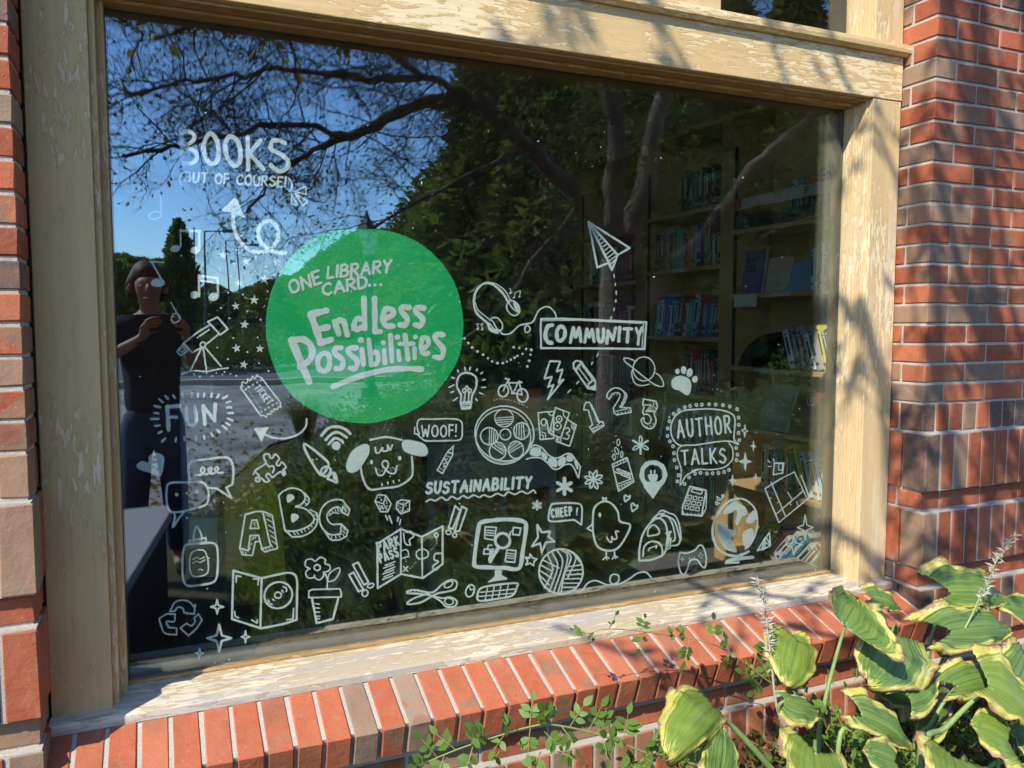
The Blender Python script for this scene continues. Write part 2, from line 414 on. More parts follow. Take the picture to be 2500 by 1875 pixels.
# double glazing
MB_(GX0-.004, GX1+.004, .001, .006, GZ0, GZ1+.006).build('glass_pane', GLASS, win)
MB_(GX0-.004, GX1+.004, .0165, .0215, GZ0, GZ1+.006).build('glass_pane', GLASS, win)
DKB = plain('dark_spacer', (.03, .028, .025), .5)
m = MB(); m.box(GX0-.02, GX0+.004, .0061, .0164, GZ0, GZ1); m.box(GX1-.004, GX1+.02, .0061, .0164, GZ0, GZ1)
m.box(GX0+.004, GX1-.004, .0061, .0164, GZ1-.003, GZ1+.01); m.build('spacer', DKB, win)
# inner lining of the opening
INW = plain('inner_wood', (.20, .12, .055), .5, .2, 6)
MB_(GX1+.012, GX1+.10, .0225, .07, .48, 2.2).build('inner_jamb', INW, win)
MB_(GX0-.10, GX0-.012, .0225, .07, .48, 2.2).build('inner_jamb', INW, win)
MB_(GX0-.012, GX1+.012, .0225, .17, 2.16, 2.2).build('inner_head', INW, win)
MB_(GX0-.012, GX1+.012, .0225, .17, .46, .490).build('inner_sill', INW, win)
# ledge and the transom above
trans = empty('transom_window', 'upper window strip above the moulded ledge, only its foot showing at the top', 'window', (1.2, 0, 2.33))
m = MB(); m.prism([(-.118, 2.3125), (.01, 2.3125), (.01, 2.362), (-.105, 2.354), (-.131, 2.347), (-.133, 2.334), (-.1315, 2.322), (-.122, 2.318)], 'x', XL0+.003, XR0+.004)
m.build('ledge', WOOD_H, trans)
UX0 = on_y(1718, 45, 0).x
MB_(DX0, DX1, -.103, .01, 2.352, 3.0).build('casing', WOOD_VR, trans, bevel=.002)
MB_(CX0, CX1, -.103, .01, 2.352, 3.0).build('casing', WOOD_V, trans, bevel=.002)
MB_(UX0-.42, UX0-.012, -.103, .01, 2.352, 3.0).build('mullion', WOOD_VR, trans, bevel=.002)
MB_(UX0-.012, UX0, -.06, .01, 2.352, 3.0).build('stop', WOOD_VR, trans)
for k, (y0, dx) in enumerate(((-.086, .0135), (-.043, .0295))):
    ra = DX0-dx*.58; rb_ = DX0-(.0135*.58 if k else 0)
    MB_(ra, rb_, y0, .01, 2.352, 3.0).build('stop', WOOD_VR, trans, bevel=.0015)
MB_(XL0+.003, XR0-.006, -.104, .01, 3.0, 3.2).build('head_board', WOOD_H, trans)
MB_(UX0, GX1+.004, .001, .006, 2.355, 3.0).build('glass_pane', GLASS, trans)
MB_(CX1, UX0-.42, .001, .006, 2.355, 3.0).build('glass_pane', GLASS, trans)
# ------------------------------------------------------------------ the paintings on the inside of the glass
GLY = {  # strokes on a unit box, x right, y down; (width, [strokes]); a stroke starting with 'c' is smooth
 'A': (.75, ['l0 1 .38 0 .75 1', 'l.14 .64 .62 .64']), 'B': (.62, ['l0 0 0 1', 'c0 .02 .35 0 .52 .18 .4 .42 0 .47', 'c0 .47 .45 .48 .62 .72 .45 .96 0 1']),
 'C': (.66, ['c.66 .14 .4 0 .1 .2 0 .5 .1 .82 .4 1 .66 .86']), 'D': (.66, ['l0 0 0 1', 'c0 0 .4 .05 .66 .45 .45 .9 0 1']),
 'E': (.52, ['l.52 0 0 0 0 1 .52 1', 'l0 .48 .42 .48']), 'F': (.5, ['l.5 0 0 0 0 1', 'l0 .48 .42 .48']),
 'G': (.7, ['c.66 .14 .4 0 .1 .2 0 .5 .1 .82 .4 1 .64 .9 .66 .6', 'l.4 .58 .68 .58']), 'H': (.6, ['l0 0 0 1', 'l.6 0 .6 1', 'l0 .52 .6 .5']), 'I': (.06, ['l.03 0 .03 1']), 'K': (.62, ['l0 0 0 1', 'l.56 .02 .02 .55', 'l.1 .48 .62 1']),
 'L': (.5, ['l0 0 0 1 .5 .98']), 'M': (.85, ['l0 1 .2 0 .42 .66 .64 0 .85 1']), 'N': (.66, ['l0 1 .02 0 .62 1 .66 0']),
 'O': (.7, ['c.35 0 .08 .2 0 .55 .12 .9 .35 1 .6 .88 .7 .5 .6 .14 .35 0']), 'P': (.6, ['l0 0 0 1', 'c0 .02 .4 0 .6 .25 .45 .5 0 .58']),
 'R': (.62, ['l0 0 0 1', 'c0 .02 .4 0 .58 .22 .42 .46 0 .55', 'l.2 .52 .62 1']), 'S': (.6, ['c.56 .12 .3 0 .06 .16 .1 .38 .4 .5 .6 .72 .45 .96 .2 1 0 .88']),
 'T': (.7, ['l0 .02 .7 0', 'l.35 .02 .35 1']), 'U': (.62, ['c0 0 0 .6 .12 .92 .34 1 .54 .86 .62 .5 .62 0']), 'V': (.6, ['l0 0 .3 1 .6 0']),
 'W': (.9, ['l0 0 .18 1 .44 .35 .68 1 .9 0']), 'Y': (.62, ['l0 0 .3 .5', 'l.62 0 .3 .5 .26 1']), '!': (.1, ['l.05 0 .05 .68', 'l.05 .96 .05 1']),
 '(': (.2, ['c.2 0 .04 .25 0 .55 .06 .85 .2 1.1']), ')': (.2, ['c0 0 .16 .25 .2 .55 .14 .85 0 1.15']), '.': (.1, ['l.05 .97 .05 1']), ' ': (.35, []),
 '?': (.5, ['c0 .2 .2 0 .5 .2 .3 .5 .25 .7', 'l.25 .97 .25 1']), '9': (.5, ['c.45 .3 .2 .5 .02 .3 .2 .04 .45 .15 .46 .5 .4 1']), '8': (.5, ['c.25 .48 .05 .3 .25 .03 .45 .28 .25 .48 0 .75 .25 1 .5 .75 .25 .48'])}
CR = {'1': (0, 0, 2.4578), '2': (800, 0, 2.4578), '3': (1600, 0, 2.4578), '4': (0, 600, 2.4578), '5': (800, 600, 2.4578), '6': (1600, 600, 2.4578), '7': (0, 1200, 2.4578),
      '8': (800, 1200, 2.4578), '9': (1600, 1200, 2.4578), 'g': (640, 540, 3.318), 'b': (400, 260, 4.1475), 'f': (360, 850, 5.53), 'm': (1120, 660, 4.424),
      'r': (1020, 960, 5.53), 'q': (1360, 900, 5.53), 'a': (1620, 860, 5.53), 'd': (560, 1150, 5.53), 'z': (260, 600, 4.424), 'k': (1500, 900, 3.6867)}
rd = random.Random(11)
def paint_material(name, col, v, sub=0):
    n = NT(name, .55, spec=.2); co = n.coord((1, 1, 1), rand=False)
    f = n.noise(n.coord((40, 1, 40), rand=False), 1.2, 5, .6, 1.5); g = n.noise(co, 26, 5, .65)
    s = n.mix(.5, n.ramp(f, [(.3, 0), (.7, 1)]), n.ramp(g, [(.3, 0), (.7, 1)]))
    n.col(n.mix(s, tuple(c*(1-v) for c in col), col)); return n.m
WHITE = paint_material('white_paint_marker', (.88, .95, .88), .14)
GREEN = paint_material('green_window_paint', (.022, .58, .17), .20)
PY = .0222                      # the inner face of the glazing
def catmull(p, closed, n=5):
    P = [Vector(q) for q in p]; out = []; m = len(P)
    for i in range(m if closed else m-1):
        a = P[(i-1) % m] if closed or i > 0 else P[0]*2-P[1]
        b, c = P[i], P[(i+1) % m]
        d = P[(i+2) % m] if closed or i+2 < m else P[-1]*2-P[-2]
        k = max(2, min(n, int((c-b).length/4)+2))
        for j in range(k):
            t = j/k; out.append(.5*((2*b)+(c-a)*t+(2*a-5*b+4*c-d)*t*t+(3*b-a-3*c+d)*t**3))
    if not closed: out.append(P[-1])
    return out
class Doodle:
    def __init__(s, crop): s.ox, s.oy, s.s = CR[crop]; s.mb = MB(); s.k = 0
    def g(s, p, lift): v = on_y(s.ox+p[0]/s.s, s.oy+p[1]/s.s, PY+.0001+lift); return (v.x, v.y, v.z)
    def strip(s, P, w, closed=False):
        s.k += 1; base = s.k*1.2e-5
        P = [Vector(p) for p in P]; Q = [P[0]]
        for p in P[1:]:
            if (p-Q[-1]).length > .15: Q.append(p)
        P = Q
        if len(P) < 2: s.disc(P[0], w/2); return
        n = len(P); L = []; R = []; hw = w/2; ph = rd.random()*6
        for i in range(n):
            a = P[i-1] if i > 0 else (P[-2] if closed and (P[0]-P[-1]).length < .5 else P[0]*2-P[1]); b = P[i+1] if i < n-1 else (P[1] if closed and (P[0]-P[-1]).length < .5 else P[-1]*2-P[-2])
            t = (b-a); t = t.normalized() if t.length > 1e-6 else Vector((1, 0)); nn = Vector((-t.y, t.x))
            h = hw*(1+.09*math.sin(ph+i*.9)+rd.uniform(-.04, .04)); L.append(P[i]+nn*h); R.append(P[i]-nn*h)
        vs = []; fs = []
        for i in range(n):
            lf = base+9e-6*i/n
            vs += [s.g(L[i], lf), s.g(R[i], lf)]
        for i in range(n-1): fs.append((2*i, 2*i+1, 2*i+3, 2*i+2))
        if not closed:      # round ends, joined on
            for e, i, sg in ((0, 0, -1), (1, n-1, 1)):
                l_, r_ = (L[i], R[i]); c = (l_+r_)/2; v = (l_-c); out = []
                for k in range(1, 5):
                    an = math.pi*k/5*(-1 if sg > 0 else 1); ca, sa = math.cos(an), math.sin(an)
                    out.append(c+Vector((v.x*ca-v.y*sa, v.x*sa+v.y*ca)))
                b0 = len(vs); vs += [s.g(o, base+9e-6*i/n) for o in out]
                fs.append((2*i,)+tuple(range(b0, b0+4))+(2*i+1,))
        s.mb.add(vs, fs)
    def disc(s, c, r, r2=None, ang=0):
        s.k += 1; r2 = r2 or r; n = 14; vs = []
        for k in range(n):
            a = 2*math.pi*k/n; x, y = math.cos(a)*r*rd.uniform(.95, 1.05), math.sin(a)*r2*rd.uniform(.95, 1.05)
            vs.append(s.g((c[0]+x*math.cos(ang)-y*math.sin(ang), c[1]+x*math.sin(ang)+y*math.cos(ang)), s.k*1.2e-5))
        s.mb.add(vs, [tuple(range(n))])
    def fill(s, P): s.k += 1; s.mb.add([s.g(p, s.k*1.2e-5) for p in P], [tuple(range(len(P)))])
    def poly(s, P, w, closed=False):    # split at sharp corners so each piece has round ends
        P = [Vector(p) for p in P]
        if closed: P = P+[P[0]]
        seg = [P[0]]
        for i in range(1, len(P)):
            seg.append(P[i])
            if i < len(P)-1:
                a, b = (P[i]-P[i-1]), (P[i+1]-P[i])
                if a.length > 0 and b.length > 0 and a.normalized().dot(b.normalized()) < .85:
                    s.strip(s.sub(seg), w); seg = [P[i]]
        s.strip(s.sub(seg), w)
    def sub(s, seg):                    # hand wobble along straight runs
        out = [seg[0]]
        for a, b in zip(seg, seg[1:]):
            L = (b-a).length; k = max(1, int(L/(14*s.s/2.4578)))
            for j in range(1, k+1):
                p = a.lerp(b, j/k)
                if j < k: p = p+Vector((rd.uniform(-.35, .35), rd.uniform(-.35, .35)))*s.s/2.4578
                out.append(p)
        return out
    def ell(s, w, cx, cy, rx, ry, an=0):
        an = math.radians(an); P = []
        for k in range(27):
            a = 2*math.pi*k/26-1.2; x, y = rx*math.cos(a), ry*math.sin(a); P.append((cx+x*math.cos(an)-y*math.sin(an), cy+x*math.sin(an)+y*math.cos(an)))
        s.strip(P, w, True)
    def text(s, w, x0, y0, x1, y1, h, sl, txt):
        a = Vector((x0, y0)); b = Vector((x1, y1)); L = (b-a).length; u = (b-a)/L; v = Vector((-u.y, u.x))
        gap = .17*h+w*.55; tot = sum(GLY[c][0] for c in txt); k = (L-gap*(len(txt)-1))/tot/h; x = 0
        for c in txt:
            gw, st = GLY[c]; up = rd.uniform(-.03, .03)*h; hh = h*rd.uniform(.96, 1.04)
            for q in st:
                nums = [float(t) for t in q[1:].split()]
                P = [a+u*(x+nums[i]*h*k+sl*(1-nums[i+1])*h)+v*(-(1-nums[i+1])*hh+up) for i in range(0, len(nums), 2)]
                if q[0] == 'c': s.strip(catmull(P, False), w)
                else: s.poly(P, w)
            x += gw*h*k+gap
    def run(s, data):
        for ln in data.strip().split('\n'):
            ln = ln.strip()
            if not ln: continue
            if ln[0] == '@': s.ox, s.oy, s.s = CR[ln[1]]; continue
            c = ln[0]
            if c == 'T':
                q = ln.split(' ', 8); s.text(*[float(t) for t in q[1:8]], q[8]); continue
            v = [float(t) for t in ln[1:].replace(',', ' ').split()]
            pr = lambda a: [(a[i], a[i+1]) for i in range(0, len(a)-1, 2)]
            if c == 'L': s.poly(pr(v[1:]), v[0])
            elif c == 'P': s.poly(pr(v[1:]), v[0], True)
            elif c == 'S': s.strip(catmull(pr(v[1:]), False), v[0])
            elif c == 'C': P = catmull(pr(v[1:]), True); s.strip(P+[P[0]], v[0], True)
            elif c == 'F': s.fill(catmull(pr(v), True))
            elif c == 'G': s.fill(pr(v))
            elif c == 'E': s.ell(*v)
            elif c == 'e': s.disc((v[0], v[1]), v[2], v[3], math.radians(v[4] if len(v) > 4 else 0))
            elif c == 'D':
                for p in pr(v[1:]): s.disc(p, v[0]*rd.uniform(.85, 1.12))
            elif c == 'H':   # short separate dashes: width then x0 y0 x1 y1 groups
                for i in range(1, len(v)-3, 4): s.strip([(v[i], v[i+1]), ((v[i]+v[i+2])/2, (v[i+1]+v[i+3])/2), (v[i+2], v[i+3])], v[0])
        return s
def doodle(name, crop, data, label=None, kind=None):
    d = Doodle(crop).run(data); o = d.mb.build(name, WHITE, win)
    if label: o['label'] = label
    if kind: o['kind'] = kind
    return o
# the green disc, behind its lettering
dd = Doodle('g'); dd.k = 125
cp_ = [(810, 62), (1000, 75), (1180, 130), (1340, 225), (1480, 370), (1575, 540), (1622, 740), (1628, 900), (1592, 1110), (1500, 1270), (1380, 1420), (1230, 1530), (1060, 1595), (880, 1635), (700, 1628), (540, 1590), (370, 1510), (245, 1410), (140, 1270), (72, 1110), (30, 900), (45, 680), (100, 500), (200, 330), (340, 190), (480, 110), (640, 70)]
dd.fill(catmull(cp_, True)); go = dd.mb.build('painted_disc', GREEN, win); go['label'] = 'big solid green painted disc behind the lettering'
doodle('painted_lettering', 'g', '''
T 22 236 585 478 500 98 .1 ONE
T 22 530 460 1040 410 90 .18 LIBRARY
T 22 495 600 850 535 88 .12 CARD
D 13 870 520 915 518 962 515
L 56 520 725 395 755 475 985 560 960
L 50 440 880 530 860
S 46 588 815 622 915
S 46 595 825 635 800 665 825 690 920
S 46 825 625 832 870
S 44 815 800 770 790 745 840 765 880 820 850
L 46 910 628 915 895 960 895
S 46 985 790 1060 760 1050 715 1000 715 978 780 1000 845 1060 850
S 46 1190 700 1140 695 1130 730 1175 790 1160 840 1115 840
S 46 1310 705 1255 700 1248 735 1300 790 1285 845 1240 840
S 60 240 965 380 1300
S 54 250 962 340 960 400 1020 395 1110 310 1180
C 44 500 1070 455 1110 460 1190 510 1215 545 1170 540 1090
S 44 640 1025 595 1030 590 1070 655 1130 640 1190 600 1195
S 44 760 1025 710 1030 705 1070 770 1130 755 1190 712 1190
D 25 800 965
S 42 808 1040 822 1160
L 40 865 960 885 1165
S 38 890 1075 930 1060 940 1120 925 1155 890 1160
D 20 983 985
S 38 988 1045 995 1150
S 40 1040 925 1052 1135
D 22 1095 940
S 36 1105 1050 1112 1125
S 40 1158 925 1182 1118
S 36 1115 995 1225 992
D 20 1242 938
S 36 1235 1030 1235 1110
S 40 1300 1040 1345 1000 1340 950 1300 950 1288 1020 1310 1075 1340 1070
S 44 1465 920 1415 915 1405 960 1465 1030 1455 1100 1395 1100
S 46 575 1340 780 1260 1000 1205 1180 1195 1290 1200''', 'hand painted words Endless Possibilities on the green disc')
doodle('painted_books_lettering', 'b', '''
L 42 175 240 190 575
S 42 185 245 290 270 300 340 200 410
S 42 200 410 310 450 335 520 290 570 190 580
C 46 455 280 400 400 430 530 490 580 545 540 550 400 510 300
C 46 660 305 620 400 650 530 720 600 770 550 770 420 730 330
L 44 850 315 855 635
L 42 980 340 875 465
L 42 870 480 1010 635
S 44 1225 370 1170 345 1100 350 1085 430 1180 480 1255 550 1250 620 1180 655 1110 620 1080 590
S 16 215 655 170 700 160 740 175 790
T 20 215 760 1232 812 95 .02 BUT OF COURSE!
S 16 1262 725 1296 770 1298 820 1270 855
P 14 1440 810 1440 890 1320 860
P 14 1292 890 1352 995 1295 990
P 14 1330 880 1455 960 1410 1005''', 'the words BOOKS (BUT OF COURSE!) in white')
doodle('painted_loop_arrow', 'b', '''
S 38 702 1090 705 1200 740 1310 800 1400 880 1460 980 1475 1060 1450 1140 1370 1160 1270 1120 1190 1060 1160 990 1190 955 1270 975 1360 1040 1430 1130 1475 1230 1482
F 725 925 790 1060 825 1125 760 1105 690 1075 585 1052 650 990''')
STAR = '0 -1 .22 -.3 .95 -.3 .38 .15 .6 .85 0 .42 -.6 .85 -.38 .15 -.95 -.3 -.22 -.3'
def star(crop, cx, cy, r, rot=0):
    d = Doodle(crop); v = [float(t) for t in STAR.split()]; rot = math.radians(rot); P = []
    for i in range(0, 20, 2):
        x, y = v[i]*r*rd.uniform(.9, 1.08), v[i+1]*r*rd.uniform(.9, 1.08); P.append((cx+x*math.cos(rot)-y*math.sin(rot), cy+x*math.sin(rot)+y*math.cos(rot)))
    Q = []
    for i in range(10):          # blunt the tips
        p = Vector(P[i])
        if i % 2: Q.append(p)
        else:
            a, b = Vector(P[i-1]), Vector(P[(i+1) % 10]); Q += [p.lerp(a, .16), p.lerp(b, .16)]
    d.fill(Q); d.mb.build('painted_star', WHITE, win)
for a in [(1255, 100, 52, 5), (1505, 170, 52, -4), (1842, 175, 48, 2), (1705, 362, 52, 8), (1427, 403, 46, -6), (1596, 585, 58, 3), (1396, 650, 48, -8), (1492, 850, 55, 5), (1404, 1105, 52, -12), (1658, 1110, 48, 4), (1484, 1282, 50, 10)]:
    star('z', *a)
doodle('painted_dots', 'z', '''D 10 1407 45 1612 120 1376 194 1227 252 1722 227 1609 277 1487 285 1349 329 1578 407 1812 313 1742 492 1314 506 1473 525 1236 672 1521 707 1328 782 1665 798 984 992 1370 996 1632 990 1196 1100 1523 1147 1312 1225 1648 1268 1750 1353 1402 1403
D 9 1083 1375 947 1390 1010 1413 1145 1405 1187 1375 1252 1390 1275 1363 1341 1383 1455 -110''', kind='stuff')
doodle('painted_half_note', '1', '''L 9 965 1185 968 1300
E 10 930 1292 38 22 -14''')
doodle('painted_beamed_notes', '1', '''S 9 1085 1480 1083 1375
L 16 1083 1385 1200 1386
L 13 1196 1386 1195 1500
e 1052 1492 30 20 -15
e 1172 1500 32 22 -10''')
doodle('painted_slanted_note', '4', '''L 9 900 95 985 100
L 12 915 105 975 215
e 946 222 43 26 -4''')
doodle('painted_beamed_notes', 'z', '''L 24 1000 545 998 320 1200 350 1205 545
L 18 1005 372 1195 405
e 950 530 46 42 -10
e 1156 552 58 44 -15''')
doodle('painted_small_note', 'z', '''L 14 695 610 790 780
C 16 750 730 705 765 710 820 755 828 798 780''')
doodle('painted_telescope', 'z', '''P 20 1200 770 1310 900 1230 962 1095 820
L 18 1110 858 990 930 835 1050 925 1155 1015 1105
S 18 1215 950 1120 1030 1065 1070
L 18 1110 905 1005 975
P 14 828 1058 890 1130 800 1185 760 1145
P 10 830 1090 855 1120 805 1150 785 1130
E 16 1042 1070 30 28
L 18 1025 1105 910 1345
L 18 1045 1110 1080 1345
L 18 1070 1105 1240 1305
S 16 812 1388 930 1350 1080 1358 1200 1335 1315 1320''')
doodle('painted_ticket', 'f', '''S 18 1530 395 1500 385 1480 360 1460 400 1440 410 1420 380 1400 420 1380 440 1350 410 1350 455 1325 475 1290 455 1270 490 1285 510 1255 525
L 22 1255 530 1530 910
S 18 1530 915 1560 905 1590 920 1605 930 1625 885 1660 895 1670 850 1700 860 1710 820 1750 830 1770 790 1805 800 1790 760 1800 740
L 20 1800 740 1535 395
H 20 1340 548 1320 565 1375 520 1360 525 1430 490 1418 498 1485 458 1475 465 1535 432 1525 442 1755 735 1740 745 1700 765 1688 775 1645 798 1632 805 1598 825 1585 833 1540 855 1535 865
D 7 1375 580 1390 605 1404 628 1420 652 1433 672 1450 697 1464 718 1480 742 1497 765 1515 792 1530 805
T 15 1445 540 1625 770 92 0 TICKET''', 'movie style ticket outline with the word TICKET')
doodle('painted_fun_lettering', 'f', '''L 56 430 780 270 790 285 1105
L 46 300 930 395 935
S 48 525 800 540 980 600 1045 660 980 640 790
L 50 755 780 775 1030
L 46 760 790 910 980
L 48 915 755 905 980''')
doodle('painted_burst_rays', 'f', '''H 30 90 778 170 800 90 872 145 880 50 955 150 955 105 1050 165 1042 145 1150 190 1125 195 1262 240 1220 160 690 205 730 245 645 275 685 345 635 372 675 470 620 482 665 600 605 595 655 683 615 680 655 768 612 760 655 872 610 860 655 965 625 940 665 1075 645 1020 680 1120 720 1060 738 1132 800 1070 803 1155 876 1090 880 1150 978 1082 950 1110 1038 1062 1008 1068 1090 1012 1045 975 1135 940 1105 885 1190 860 1150 770 1220 762 1185 652 1245 655 1190 505 1240 498 1200 378 1260 388 1210''')
doodle('painted_curved_arrow', 'f', '''S 26 2150 955 2140 1050 2070 1140 1960 1195 1820 1220 1690 1208 1590 1170
F 1445 1085 1550 1075 1640 1065 1590 1150 1545 1255 1525 1245 1480 1150''')
doodle('painted_heart', '4', '''F 818 1320 850 1292 890 1300 895 1260 935 1242 978 1260 985 1300 962 1385 900 1362 840 1345''')
doodle('painted_speech_bubbles', '4', '''S 14 1140 1405 1132 1340 1150 1295 1250 1280 1360 1270 1395 1310 1400 1380 1395 1430
L 13 1395 1430 1358 1452 1390 1515 1300 1456 1250 1452
C 13 1130 1420 1020 1425 1000 1470 1005 1560 1045 1600 1200 1568 1245 1540 1250 1470 1215 1420
S 13 1045 1605 1050 1630 1035 1690 1070 1640 1105 1595
e 1060 1493 11 11
e 1120 1485 8 8
e 1180 1475 13 12
S 12 1170 1378 1210 1372 1228 1345 1215 1330 1205 1355 1240 1372 1270 1345 1262 1330 1250 1350 1275 1368 1310 1340 1300 1326 1290 1345 1310 1362 1340 1360''', 'two overlapping white speech bubbles, dots in the lower one')
doodle('painted_jigsaw_piece', 'f', '''S 24 1590 1520 1575 1490 1580 1440 1640 1430 1660 1480 1690 1480 1715 1440 1740 1440 1780 1490 1755 1530 1740 1570 1780 1585 1815 1540 1870 1605 1830 1650 1850 1700
S 24 1600 1525 1580 1570 1470 1640 1430 1700
S 24 1610 1560 1640 1600 1690 1590 1710 1630 1690 1680
@d
S 24 345 10 395 55 395 90 360 90 360 135 400 140 430 95 490 150 540 125 505 85 500 50 535 35 580 85 640 40 700 10 725 55 755 40 745 0''')
doodle('painted_brush', '4', '''C 15 1832 1190 1838 1240 1900 1345 1932 1375 1965 1330 1960 1290
C 13 1932 1375 1960 1382 1985 1350 1965 1325 1930 1340
S 13 1965 1400 1985 1370 2010 1365 2022 1420 1990 1408 1965 1400
G 1995 1370 2015 1372 2022 1420 2000 1400''')
doodle('painted_wifi_mark', '5', '''e 52 1200 27 27
@4
S 17 1928 1140 1970 1095 2020 1085 2070 1100 2102 1128
S 16 1955 1165 1990 1130 2030 1120 2080 1150
S 16 1972 1190 2010 1155 2050 1170 2058 1182
e 2017 1200 26 27''')
doodle('painted_dog', '5', '''S 12 255 1165 350 1148 445 1165
S 12 195 1300 210 1390 250 1460 330 1455 430 1440 500 1390 510 1340 505 1265
F 110 1320 140 1240 200 1195 245 1195 250 1240 225 1290 180 1350 130 1360
F 445 1190 460 1165 520 1170 580 1190 602 1230 590 1260 545 1262 480 1245 455 1225
S 11 285 1210 290 1240 310 1240 330 1210 330 1230 360 1228 360 1195 375 1225 388 1195
e 263 1298 9 14
e 432 1275 11 14
C 10 330 1298 350 1290 365 1310 350 1340 330 1320
S 11 350 1340 330 1375 300 1372 288 1335
S 11 350 1345 375 1365 405 1362 415 1320
D 3.5 306 1340 325 1350 312 1358 330 1330 375 1335 392 1330 380 1348 400 1340
H 8 325 1425 325 1440 360 1418 362 1430 393 1410 396 1422 428 1404 430 1410''', 'smiling white dog head with filled ears')
doodle('painted_woof_bubble', 'r', '''S 20 20 540 0 500 -10 440 0 380 40 350 200 350 400 345 540 355 595 400 600 500 595 590 550 635 400 640 240 645 100 640 40 600 0 560
L 18 20 555 -45 545 -40 460
T 22 55 590 480 580 150 .02 WOOF
L 24 518 425 514 520
D 14 512 576''')
doodle('painted_crayon', 'r', '''P 18 400 795 475 820 335 1085 262 1040
L 16 405 790 480 712 470 810
L 9 390 845 455 870
L 9 285 1005 350 1040
S 14 400 885 365 900 395 940 345 950 370 985 345 995''')
doodle('painted_film_reel', 'r', '''E 19 1170 545 400 372 12
E 14 1155 590 370 372 12
E 15 1165 335 125 118
E 18 965 580 118 115 8
E 18 1400 510 105 112
E 18 1078 782 112 118
E 18 1325 765 102 116
E 18 1182 556 74 74
H 13 1070 335 1275 320 1060 365 1280 350 1065 395 1265 380 1085 425 1235 410 970 480 965 695 1000 480 990 690 1030 500 1020 670 1055 540 1045 640 1340 420 1325 600 1370 410 1365 620 1400 410 1400 620 1425 420 1440 610 1030 690 1170 800 1045 710 1185 775 1080 690 1185 745 1005 720 1150 820 1235 740 1330 665 1235 775 1375 680 1240 805 1400 710''', 'film reel with five striped holes')
rr = []
for k in range(44):
    a = math.radians(190-k*4.1); c_, s_ = math.cos(a), math.sin(a)
    rr.append('%.0f %.0f %.0f %.0f' % (1162+388*c_, 560+378*s_, 1155+376*c_, 575+380*s_))
doodle('painted_reel_notches', 'r', 'H 14 '+' '.join(rr))
doodle('painted_film_strip', 'r', '''S 20 1530 730 1590 700 1680 740 1760 830 1850 875 1930 860 2000 820 2070 820 2110 870 2160 940 2195 990
S 20 2195 990 2180 1080 2165 1140 2120 1030 2060 960 1980 970 1900 1020 1830 1020 1740 930 1660 875 1540 870 1470 890
F 1530 750 1650 735 1650 845 1525 835
F 1680 785 1750 850 1730 900 1670 850
F 1780 870 1880 905 1870 1000 1760 950
F 1900 895 1985 860 1995 945 1905 985
F 2010 845 2060 830 2105 870 2085 915 2015 920
F 2110 920 2130 910 2170 990 2150 1030''')
doodle('painted_sustainability', 'r', '''T 36 115 1355 1520 1275 142 .16 SUSTAINABILITY
S 22 110 1465 170 1435 240 1450 320 1405 390 1445 460 1395 540 1430 610 1385 680 1415 750 1375 830 1405 890 1375 980 1400 1070 1355 1160 1385 1220 1335 1310 1365 1400 1325 1480 1355 1560 1310 1590 1345''', 'the slanted word SUSTAINABILITY over a wavy line')
doodle('painted_number_cards', 'r', '''P 19 1625 262 1835 245 1835 610 1652 625
P 19 1860 195 2048 265 1930 605 1775 540
L 19 2020 355 2140 430 2050 715 1870 650 1880 600
T 18 1690 540 1780 520 190 0 9
E 17 1908 348 38 42
E 17 1885 445 48 50
D 12 1908 348 1885 440 1727 378
S 16 1985 480 2030 465 2050 510 2005 545 2045 570 2020 620 1960 605
S 16 1765 270 1800 300 1830 290
S 14 1660 520 1720 545 1725 610
S 14 1655 555 1690 570 1695 615
S 14 1960 240 1975 310 2015 340
S 14 2085 400 2080 460 2115 500
S 14 2115 420 2105 460 2130 480
S 14 1790 475 1815 520 1800 560
S 14 1930 610 1935 650 1925 670
S 14 1890 610 1905 640 1895 660''')
doodle('painted_lightning', 'm', '''P 19 985 980 1095 985 1058 1092 1122 1070 1078 1215 1130 1180 960 1395 1025 1238 965 1260 1005 1150 925 1170''')
doodle('painted_bicycle', 'm', '''E 18 482 1302 54 64 18
E 19 688 1352 58 72 -10
L 16 482 1298 530 1195 580 1320
L 20 505 1168 545 1180 530 1195
L 15 525 1215 640 1215 590 1325 685 1345 655 1215
L 20 650 1200 680 1212
S 17 570 1330 605 1330
D 6 385 1402 412 1392 445 1385 472 1390 505 1396 537 1400 568 1406 598 1416 632 1425 655 1440 683 1447 705 1458 735 1475''')
doodle('painted_pencil', 'm', '''L 18 1400 1280 1240 1050 1240 1000 1270 975 1320 985 1475 1190 1475 1290 1395 1275 1400 1225 1430 1210 1435 1190 1470 1195
L 14 1270 1075 1330 1005
L 11 1262 1060 1318 995
L 12 1300 1060 1415 1215
L 12 1335 1030 1450 1185
G 1405 1260 1440 1250 1475 1230 1478 1298''')
doodle('painted_planet', 'm', '''E 13 2000 1065 118 130
S 12 1875 1075 1870 1130 1900 1215 1970 1245 2060 1230
S 13 1915 985 1850 955 1790 948 1795 985 1870 1045 2000 1150 2120 1235 2200 1255 2210 1215 2180 1150 2130 1110''')
doodle('painted_paw_print', 'a', '''F 105 400 150 340 230 318 320 345 370 410 365 530 320 580 260 550 210 515 130 490
e 188 258 29 38
e 270 240 36 56
e 352 275 42 58 12
e 423 364 36 48 12''')
